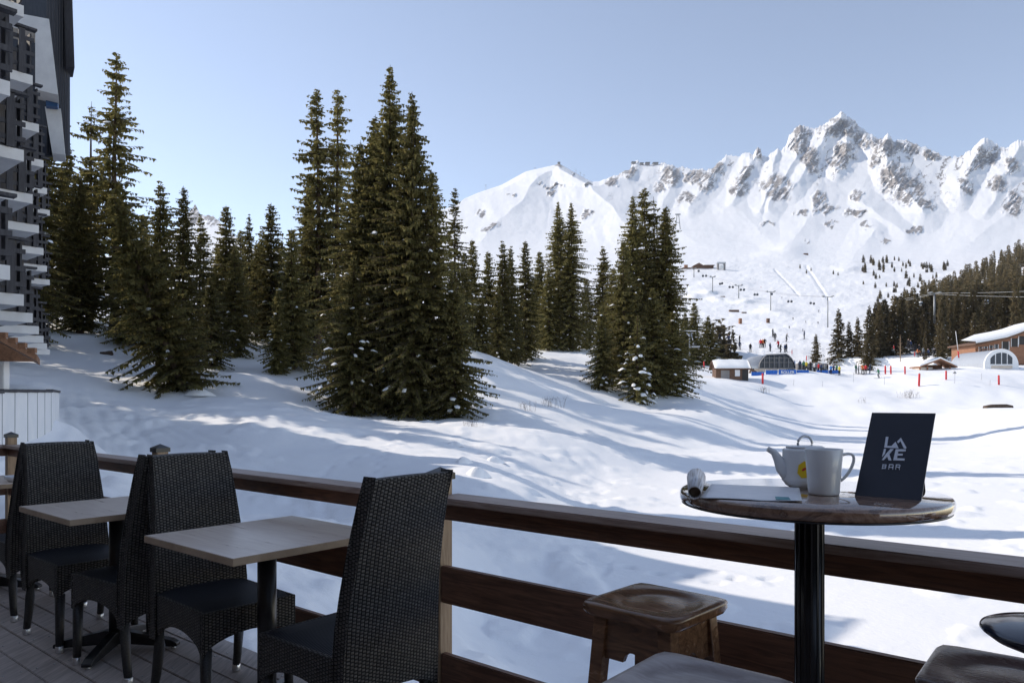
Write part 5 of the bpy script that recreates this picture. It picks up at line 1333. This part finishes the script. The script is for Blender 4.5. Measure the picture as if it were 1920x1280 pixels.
for (x, y, h), lab in zip(rps, rlab):
    p = at(x, y); H = h*p.y/F
    r_ = min(.16, H*.09)
    w = MB(); w.tube([(0, 0, .05), (0, 0, H*.5), (0, 0, H)], [r_, r_*1.04, r_], 14)
    t = empty('padded_post', p, 0, lab, 'post', 'red padded posts on the ski area'); t.rotation_euler = (R(rng.uniform(-3, 3)), R(rng.uniform(-3, 3)), 0)
    w.build('padding', M_red, t); q = MB(); q.tube([(0, 0, -.4), (0, 0, H+.12)], .035, 8); q.build('pole', M_galv, t)
    if 'tall pole' in lab:
        t.rotation_euler = (0, R(-7), 0); q = MB(); q.tube([(0, 0, H), (0, 0, H*3.9)], .05, 8); q.build('tall_pole', M_white, t)

# ------------------------------------------------------------------ lift pylons, cabins and cables
M_steel = varied('lift_steel', (.22, .23, .24), (.32, .33, .34), 1, .5, .5, metal=.4)
def pylon(x, yt, yb, lab, w=9, far=True, D=None):
    p = farpt(x, yb) if D is None else px(x, yb, D); s = p.y/F; H = (yb-yt)*s
    t = empty('lift_pylon', p, 0, lab, 'pylon', 'lift pylons on the slopes')
    m_ = MB(); r_ = max(.35, 1.1*s); m_.tube([(0, 0, -2), (0, 0, H)], [r_, r_*.75], 8); m_.build('mast', M_steel, t)
    m_ = MB(); m_.box(-w*s, w*s, -.3, .3, H-.9*s, H); 
    m_.build('crossarm', M_steel, t)
    for sx in (-1, 1):
        m_ = MB(); m_.box(sx*w*s-1.4*s, sx*w*s+1.4*s, -1.2, 1.2, H+.02, H+1.5*s); m_.build('sheave_train', M_steel, t)
    return p+Vector((0, 0, H)), w*s
PY_ = [pylon(1552, 556, 614, 'tall lift pylon behind the tree group on the run', 9), pylon(1445, 547, 586, 'lift pylon on the mound with the long shadow', 7), pylon(1385, 535, 560, 'lift pylon left of the mound one', 6),
       pylon(1336, 519, 550, 'lift pylon just below the mountain restaurant', 4), pylon(1301, 504, 520, 'highest lift pylon under the mountain restaurant', 3)]
M_cable = mat('steel_cable', (.12, .12, .13), .5)
def cable(pts_, name, lab, r_=.06, sag=.02, mat_=None):
    c = MB(); P_ = []
    for a, b in zip(pts_[:-1], pts_[1:]):
        L_ = (b-a).length
        for k in range(12):
            u = k/12; P_.append(a.lerp(b, u)-Vector((0, 0, 4*sag*L_*u*(1-u))))
    P_.append(pts_[-1]); o0 = P_[0].copy(); c.tube([q-o0 for q in P_], r_, 5); o = c.build(name, mat_ or M_cable); o.location = o0
    return tag(o, lab, 'cable')
base_top = px(1481, 674, 140)
for sx, nm in ((-1, 'left'), (1, 'right')):
    cable([p+Vector((sx*w, 0, 0)) for p, w in PY_]+[px(1355, 488, 1080)], 'lift_cable', nm+' haul cable of the lift running up the middle of the slope', .05, .008)
M_cabin = mat('cabin_dark', (.05, .055, .06), .3)
M_cabw = mat('cabin_white', (.6, .62, .64), .4)
def cabin(x, y, D, r_, lab, grp, mt_=M_cabin):
    p = px(x, y, D); t = empty('lift_cabin', p, 0, lab, 'cabin', grp); m_ = MB()
    m_.lathe([(0, -r_), (r_*.75, -r_*.95), (r_, -r_*.4), (r_*1.02, .1*r_), (r_*.8, r_*.75), (.1, r_*.9), (0, r_*.9)], 12); m_.build('body', mt_, t)
    m_ = MB(); m_.lathe([(r_*1.03, -r_*.35), (r_*1.03, r_*.25)], 12); m_.build('window', M_gls, t)
    m_ = MB(); m_.tube([(0, 0, r_*.85), (0, 0, r_*2.3)], r_*.08, 6); m_.build('hanger', M_steel, t)
for (x, y) in ((1478, 565), (1484, 565), (1520, 568), (1526, 569), (1447, 551), (1415, 552), (1420, 552), (1389, 543), (1395, 543), (1368, 538), (1374, 538), (1350, 532), (1354, 531), (1318, 517), (1324, 517), (1310, 508)):
    D = float(Dfar(y+8))*.93; cabin(x, y, D, 2.0*D/F*1.1, 'dark lift cabin hanging over the middle ski slope', 'cabins of the middle lift')
g0 = pylon(1752, 549, 600, 'grey gondola pylon in front of the hillside forest', 8, D=250)
for k, (dy, lab) in enumerate(((0, 'upper gondola cable crossing in front of the hillside forest'), (5, 'lower gondola cable crossing in front of the hillside forest'))):
    cable([px(1630, 568+dy, 330), px(1752, 549+dy*.4, 250), px(2000, 551+dy-(3 if k == 0 else 0)*3, 190)], 'gondola_cable', lab, .035, .006, M_cabw)
cabin(1726, 569, 265, 4.6*265/F, 'pale gondola cabin left of the grey pylon, before the forest', 'gondola cabins by the forest', M_cabw)
cabin(1848, 566, 222, 5.2*222/F, 'pale gondola cabin right of the grey pylon, before the forest', 'gondola cabins by the forest', M_cabw)
# funicular style pylon on the left hill
p = px(1271, 432, float(Dfar(432))); s = p.y/F; t = empty('cable_car_pylon', p, 0, 'A-shaped cable car pylon on the shaded slope left of the rocks', 'pylon')
for sx in (-1, 1):
    m_ = MB(); m_.tube([(sx*5*s, 0, -2), (sx*1.6*s, 0, 29*s)], .8*s, 5); m_.build('leg', M_steel, t)
m_ = MB(); m_.box(-5*s, 5*s, -1, 1, 29*s, 31*s); m_.box(-3.2*s, 3.2*s, -.8, .8, 14*s, 15*s); m_.build('crossarm', M_steel, t)
# little drag lift head beside the clump
p = at(1293, 655, 118); s = p.y/F; t = empty('drag_lift', p, 0, 'small steel drag lift frame right behind the right spruce clump', 'lift')
m_ = MB(); m_.tube([(0, 0, -1), (0, 0, 36*s)], .12, 6); m_.build('mast', M_steel, t)
m_ = MB(); m_.box(-18*s, 12*s, -.1, .1, 34*s, 35.5*s); m_.tube([(-8*s, 0, 34*s), (2*s, 0, 22*s)], .08, 5); m_.tube([(2*s, 0, 34*s), (8*s, 0, 8*s)], .08, 5); m_.build('crossarm', M_galv, t)
m_ = MB(); m_.box(2*s, 18*s, -.5, .5, 4*s, 6.5*s); m_.build('platform', M_steel, t)
# restaurant and station high on the slope
p = farpt(1318, 503); s = p.y/F; t = empty('mountain_restaurant', p, 0, 'low dark restaurant building far up on the slope', 'building')
m_ = MB(); m_.box(-18*s, 20*s, 0, 8, -3, 4.5*s); m_.build('wall', M_hutwood, t)
m_ = MB(); m_.prism([(-19*s, 4.5*s), (-8*s, 10*s), (2*s, 4.6*s)][::-1], -2, 9); m_.box(2*s, 21*s, -2, 9, 4.52*s, 6*s); rf = m_.build('roof', M_hutwood, t)
m_ = MB(); m_.box(-38*s, -19.1*s, 0, 3, -3, 1.6*s); m_.build('terrace', M_hutwood, t)
m_ = MB(); m_.box(-34*s, -28*s, 1, 4, 2*s, 7*s); m_.build('kiosk', M_orange, t)
p = farpt(1353, 506); t = empty('top_station', p, 0, 'grey-blue lift station portal right of the mountain restaurant', 'station')
for sx in (-1, 1):
    m_ = MB(); m_.box(sx*6*s-1.4*s, sx*6*s+1.4*s, 0, 4, -3, 12*s); m_.build('pillar', M_grey, t)
m_ = MB(); m_.box(-8*s, 8*s, -.5, 4.5, 12.02*s, 14.5*s); m_.build('roof', M_roofmetal, t)
m_ = MB(); m_.box(-3*s, 3*s, -2, 1, 2*s, 8*s); m_.build('cabin', M_cabw, t)
# summit buildings and masts
for (x, y, w_, h_, lab) in ((1188, 305, 5, 4, 'small summit hut left on the far ridge'), (1203, 305, 4, 3, 'summit hut second from the left on the far ridge'), (1214, 307, 5, 5, 'summit lift station in the middle of the far ridge'), (1229, 307, 6, 3, 'low summit building right on the far ridge'), (1048, 309, 3, 3, 'tiny hut on the top of the left snow peak')):
    i = int(np.argmin(abs(pc-x))); p = px(x, float(PY[-1, i]), float(Dm[-1, i])*.995); s = p.y/F; t = empty('summit_hut', p, 0, lab, 'hut')
    m_ = MB(); w_ *= .75; h_ *= .7; m_.box(-w_*s, w_*s, -8, 8, -6, h_*s*.7); m_.build('wall', M_grey, t)
    m_ = MB(); m_.box(-w_*s*1.15, w_*s*1.15, -9, 9, h_*s*.7+.1, h_*s); m_.build('roof', M_dark, t)
for (x, y, h_) in ((1080, 318, 5), (1088, 326, 5), (1095, 331, 5), (911, 349, 9), (1003, 313, 3)):
    i = int(np.argmin(abs(pc-x))); p = px(x, float(PY[-1, i]), float(Dm[-1, i])); s = p.y/F
    m_ = MB(); m_.tube([(0, 0, -8), (0, 0, h_*s)], .35*s, 5); m_.box(-1.3*s, 1.3*s, -1, 1, h_*s+.01, h_*s+.5*s); o = m_.build('ridge_mast', M_steel); o.location = p
    tag(o, 'thin lift mast on the skyline of the left snow peak', 'mast', 'masts along the left snow ridge')
# snow-park objects
for (x, y, w_, h_, lab) in ((1376, 584, 9, 3, 'long dark rail box in the snow park'), (1395, 587, 4, 2, 'short dark rail box in the snow park'), (1355, 557, 4, 1.6, 'small dark rail box above the snow ramps'), (1388, 606, 2.4, 9, 'orange upright board on the left of the run'), (1440, 606, 2.4, 9, 'grey upright board in the middle of the run'), (1511, 478, 4, 3, 'small dark shelter at the top of the two tracks')):
    p = farpt(x, y); s = p.y/F; m_ = MB(); m_.box(-w_*s, w_*s, -1, 1, -.5, h_*s); m_.box(-w_*s*.9, -w_*s*.7, -1.2, -1.02, -1, h_*s*.8)
    o = m_.build('park_feature', M_orange if 'orange' in lab else M_hutwood); o.location = p; tag(o, lab, 'snow park feature')

# ------------------------------------------------------------------ skiers
def person_arrays(pose):
    """one continuous skinned body; returns evaluated mesh"""
    jn = {'pel': (0, 0, .95), 'waist': (0, .01, 1.1), 'chest': (0, .01, 1.32), 'neck': (0, 0, 1.5), 'head': (0, .02, 1.62), 'top': (0, .02, 1.74)}
    lean = {'stand': 0, 'glide': .22, 'turn': .16, 'wait': .02}[pose]
    kb = {'stand': .02, 'glide': .16, 'turn': .14, 'wait': .03}[pose]
    V = []; E = []; Rr = []
    def a(p, r, par=None):
        x, y, z = p; y = y+lean*max(0, z-.9)*1.3; V.append((x, y, z)); Rr.append(r)
        if par is not None: E.append((par, len(V)-1))
        return len(V)-1
    pel = a((0, 0, .93), .15); wa = a((0, 0, 1.10), .145, pel); ch_ = a((0, 0, 1.33), .165, wa); nk = a((0, 0, 1.49), .065, ch_); hd = a((0, .02, 1.60), .105, nk); tp_ = a((0, .02, 1.70), .095, hd)
    for s in (-1, 1):
        hip = a((s*.10, 0, .88), .105, pel); kn = a((s*.12, kb, .50), .078, hip); an = a((s*.13, -kb*.3, .12), .062, kn); a((s*.13, .14-kb*.3, .06), .055, an)
        shd = a((s*.19, 0, 1.40), .075, ch_)
        hx_, hy_, hz_ = {'stand': (.26, .06, .88), 'glide': (.30, .34, 1.0), 'turn': (.42, .18, 1.05), 'wait': (.20, .24, 1.1)}[pose]
        el = a((s*.28, hy_*.2-.04, 1.15), .055, shd); wr = a((s*hx_, hy_, hz_), .043, el); a((s*hx_, hy_+.06, hz_-.05), .045, wr)
    me = bpy.data.meshes.new('person'); me.from_pydata(V, E, []); me.update()
    o = bpy.data.objects.new('tmp', me); col.objects.link(o)
    sk = o.modifiers.new('s', 'SKIN'); 
    for i, r_ in enumerate(Rr): me.skin_vertices[0].data[i].radius = (r_, r_)
    me.skin_vertices[0].data[0].use_root = True
    su = o.modifiers.new('u', 'SUBSURF'); su.levels = 1
    bpy.context.view_layer.update(); m2 = bpy.data.meshes.new_from_object(o.evaluated_get(bpy.context.evaluated_depsgraph_get()))
    col.objects.unlink(o); bpy.data.objects.remove(o); return m2
COLS = {'black': (.015, .015, .018), 'navy': (.02, .035, .09), 'red': (.50, .03, .04), 'orange': (.60, .17, .05), 'green': (.05, .16, .10), 'yellow': (.55, .45, .05), 'white': (.62, .63, .64), 'blue': (.04, .15, .42), 'grey': (.18, .19, .20)}
CM = {k: mat('cloth_'+k, v, .8, .2) for k, v in COLS.items()}
M_skin = mat('skin', (.50, .33, .25), .6); M_ski = mat('ski', (.10, .10, .12), .35)
POSE = {}
def person(x, y, pose, jac, pan, rz, lab, grp, skis=True, D=None, far=False):
    if far: p = farpt(x, y)
    elif D: p = px(x, y, D); p.z = gz(p.x, D)
    else: p = at(x, y)
    if pose not in POSE: POSE[pose] = person_arrays(pose)
    me = POSE[pose].copy(); me.name = 'body'; me.materials.clear()
    for m_ in (CM[pan], CM[jac], M_skin, CM['black']): me.materials.append(m_)
    for f in me.polygons:
        z = f.center.z; f.material_index = 3 if (z > 1.66 or z < .13) else 2 if z > 1.50 and f.center.y > .0 else 1 if z > .86 or abs(f.center.x) > .24 else 0
    me.polygons.foreach_set('use_smooth', [True]*len(me.polygons))
    t = empty('person', p, rz, lab, 'person', grp); t.scale = (1.05,)*3
    link(bpy.data.objects.new('body', me), t)
    if skis:
        for s in (-1, 1):
            w = MB(); w.add([(s*.13-.045, -.75, .0), (s*.13+.045, -.75, .0), (s*.13+.045, .80, 0), (s*.13-.045, .80, 0), (s*.13-.03, .98, .09), (s*.13+.03, .98, .09), (s*.13-.045, -.75, .02), (s*.13+.045, -.75, .02), (s*.13+.045, .80, .02), (s*.13-.045, .80, .02)],
              [(0, 3, 2, 1), (6, 7, 8, 9), (3, 4, 5, 2), (9, 8, 5, 4), (0, 1, 7, 6), (0, 6, 9, 3), (1, 2, 8, 7)]); w.build('ski', M_ski, t)
        if pose != 'wait':
            for s in (-1, 1): w = MB(); w.tube([(s*.30, .20, 1.05), (s*.38, -.25, .02)], .012, 5); w.build('ski_pole', M_ski, t)
    return t
gq = 'skiers waiting in the lift queue'; gs = 'skiers on the slope above the lift station'; gb = 'people on the beginner area right'
person(1648, 710, 'glide', 'green', 'grey', R(100), 'skier in pale green gliding across the flat in front of the red posts', gs)
qs = [(1610, 'grey', 'black'), (1617, 'orange', 'black'), (1623, 'red', 'black'), (1631, 'navy', 'navy'), (1605, 'green', 'grey')]
for i, (x, j, p_) in enumerate(qs): person(x, 702, 'stand', j, p_, R(rng.uniform(0, 360)), ['person in grey standing left of the orange jacket', 'person in an orange jacket right of the blue banners', 'person in a red jacket below the lone snowy spruce', 'person in navy standing right of the red jacket', 'person in green at the left of the standing group'][i], gb)
for i, x in enumerate([1413, 1419, 1424, 1431, 1440, 1447, 1453, 1462, 1470, 1476, 1484, 1490, 1500, 1507, 1512, 1520, 1527, 1535, 1540, 1547, 1552, 1558, 1563, 1569, 1574]):
    j = ['black', 'blue', 'navy', 'green', 'yellow', 'black', 'white', 'red', 'navy', 'grey'][i % 10]
    person(x, 701, 'wait', j, 'black', R(rng.uniform(60, 130)), 'person in %s among the queue behind the blue banners' % j, gq, skis=False, D=137+(i % 3)*1.2)
for (x, y, j, lab) in [(1349, 642, 'black', 'skier leftmost in the row on the run above the log hut'), (1367, 644, 'navy', 'skier second from left in the row above the log hut'), (1386, 644, 'black', 'skier third from left in the row above the log hut'), (1387, 656, 'navy', 'skier standing above the ribbed station roof'), (1407, 660, 'black', 'skier above the left end of the station roof'),
    (1426, 652, 'red', 'skier in red, first of three close together on the run'), (1430, 652, 'orange', 'skier in orange, middle of three close together on the run'), (1434, 651, 'black', 'skier in black, last of three close together on the run'), (1444, 659, 'navy', 'skier right above the middle of the glazed hood'), (1460, 654, 'red', 'skier in red beside the orange net on the run'),
    (1463, 661, 'black', 'skier low beside the orange net on the run'), (1472, 661, 'navy', 'skier in the pair right of the glazed hood'), (1475, 660, 'black', 'second skier in the pair right of the glazed hood'), (1449, 632, 'grey', 'lone skier high above the station'), (1453, 640, 'black', 'lone skier a little lower above the station'), (1474, 641, 'grey', 'lone skier to the right above the station'), (1508, 636, 'navy', 'lone skier left of the single small spruce'),
    (1702, 652, 'black', 'skier in black below the hillside trees'), (1709, 654, 'navy', 'skier in navy right below the hillside trees'), (1715, 660, 'black', 'skier just above the little red post'), (1723, 662, 'black', 'standing skier on the beginner area crest'), (1731, 668, 'grey', 'skier in grey on the beginner area crest'), (1742, 670, 'navy', 'skier above the kiosk ridge'), (1752, 670, 'black', 'skier right above the kiosk ridge'), (1721, 670, 'orange', 'child in orange by the beginner fence')]:
    person(x, y, rng.choice(['turn', 'stand', 'glide']), j, 'black', R(rng.uniform(0, 360)), lab, gs if x < 1600 else gb)
for (x, y, j) in [(1487, 600, 'black'), (1511, 606, 'grey'), (1534, 608, 'black'), (1466, 560, 'navy'), (1535, 585, 'black'), (1427, 540, 'red'), (1407, 524, 'black'), (1505, 622, 'navy'), (1480, 617, 'black')]:
    person(x, y, 'turn', j, 'black', R(rng.uniform(0, 360)), 'tiny distant skier dotted on the wide middle run', 'distant skiers on the middle run', far=True)
# thin sticks, dark bushes and snow humps in the snow
M_twig = varied('twig', (.05, .04, .035), (.12, .09, .075), 5, .9)
def bush(x, y, hpx, wpx, nst, lab, seed):
    p = at(x, y); s = p.y/F; rg = random.Random(seed); m_ = MB()
    for k in range(nst):
        a = rg.uniform(0, 6.28); ro = rg.uniform(0, wpx*s*.5); x0, y0 = math.cos(a)*ro, math.sin(a)*ro*.7; h = hpx*s*rg.uniform(.4, 1)
        dx_, dy_ = rg.uniform(-.5, .5)*h, rg.uniform(-.5, .5)*h; mid = (x0+dx_*.4, y0+dy_*.4, h*.6)
        t_ = .16*s*(.6+.5*rg.random())
        m_.tube([(x0, y0, -.1), mid, (x0+dx_, y0+dy_, h)], [t_, t_*.7, t_*.35], 4)
        for q in range(3): m_.tube([mid, (mid[0]+rg.uniform(-.35, .35)*h, mid[1]+rg.uniform(-.35, .35)*h, mid[2]+rg.uniform(.1, .35)*h)], [t_*.5, t_*.25], 3)
    o = m_.build('bare_bush', M_twig); o.location = p; return tag(o, lab, 'bush')
bush(1705, 748, 18, 48, 46, 'snowy bare bush below the nearest red post', 1); bush(1432, 738, 16, 22, 22, 'bare bush under the lone red post', 2); bush(1312, 730, 18, 12, 16, 'small bare bush right of the spruce clump', 3)
bush(1030, 762, 22, 60, 46, 'sparse bare twigs on the shaded slope in the middle', 4); bush(985, 770, 20, 40, 30, 'sparse bare twigs left of the others on the shaded slope', 5); bush(885, 800, 16, 40, 36, 'low twigs at the right foot of the big spruce clump', 6)
bush(275, 690, 44, 22, 10, 'thin tall twigs left of the wide dark front spruce', 7); bush(1620, 756, 14, 30, 10, 'sparse thin stalks in the shaded hollow', 8)
for (x, y, h) in ((1542, 725, 10), (1600, 716, 16), (1658, 722, 14), (1790, 722, 20), (1856, 724, 10), (1488, 726, 12), (1840, 712, 12)):
    p = at(x, y); s = p.y/F; m_ = MB(); m_.tube([(0, 0, -.2), (.05, 0, h*s)], .025, 5)
    if x == 1790: m_.lathe([(0, h*s), (.30, h*s-.1), (.10, h*s+.25), (0, h*s+.3)], 8)
    o = m_.build('marker_stick', M_steel); o.location = p; tag(o, 'thin marker stick in the snow before the ski area', 'stick', 'thin marker sticks of the rope line')
for (x, y, w_, h_, lab) in ((370, 742, .9, .36, 'snow heap at the foot of the wide dark front spruce'), (925, 866, .38, .22, 'rounded snow lump, upper right of the group of lumps'), (893, 893, .36, .26, 'rounded snow lump nearest the railing'), (868, 868, .30, .18, 'rounded snow lump, left of the group of lumps'), (852, 835, .4, .14, 'flat snow lump below the big spruce clump')):
    p = at(x, y); m_ = MB(); vs = []; fs = []; n1, n2 = 9, 20
    for i in range(n1+1):
        rr = i/n1
        for k in range(n2):
            a = 2*math.pi*k/n2; wob = 1+.18*math.sin(3*a+x)+.1*math.sin(5*a)
            vs.append((math.cos(a)*rr*w_*wob, math.sin(a)*rr*w_*wob*.8, h_*(math.cos(min(1, rr)*math.pi/2)**.9)-.06*rr))
    for i in range(n1):
        for k in range(n2): fs.append((i*n2+k, (i+1)*n2+k, (i+1)*n2+(k+1) % n2, i*n2+(k+1) % n2))
    m_.add(vs, fs, None, 0, True); o = m_.build('snow_heap', M_snow); o.location = p; tag(o, lab, 'snow heap')
p = at(203, 664); m_ = MB(); bm = bmesh.new(); bmesh.ops.create_icosphere(bm, subdivisions=2, radius=.45)
for v in bm.verts: v.co.z *= .5; v.co *= 1+.3*math.sin(v.co.x*9+v.co.y*7)
m_.bm(bm); o = m_.build('rock', M_bark); o.location = p; tag(o, 'dark stone poking out of the snow left of the front trees', 'rock')

p = hit(1872, 764, 60); 
if p is not None:
    s = p.y/F; m_ = MB(); m_.prism([(-26*s, -.8), (-24*s, 3*s), (-10*s, 6*s), (12*s, 6.5*s), (24*s, 4*s), (28*s, -.8)][::-1], -.4, .6)
    o = m_.build('stone_bank', M_bark); o.location = p; tag(o, 'dark stone bank showing through the snow at the stream by the right edge', 'stone bank')
# ------------------------------------------------------------------ thin mountain haze
hz = MB(); hz.box(-4200, 4200, -120, 4700, -12, 1750); ho = hz.build('haze', M_snow); ho.data.materials.clear()
hm = bpy.data.materials.new('haze'); hm.use_nodes = True; nt = hm.node_tree; nt.nodes.clear()
o_ = nt.nodes.new('ShaderNodeOutputMaterial'); v_ = nt.nodes.new('ShaderNodeVolumePrincipled'); v_.inputs['Density'].default_value = .00004; v_.inputs['Color'].default_value = (.75, .84, 1, 1); v_.inputs['Anisotropy'].default_value = .2
nt.links.new(v_.outputs[0], o_.inputs['Volume']); ho.data.materials.append(hm); tag(ho, kind='stuff', label='thin pale blue mountain haze'); ho.visible_shadow = True
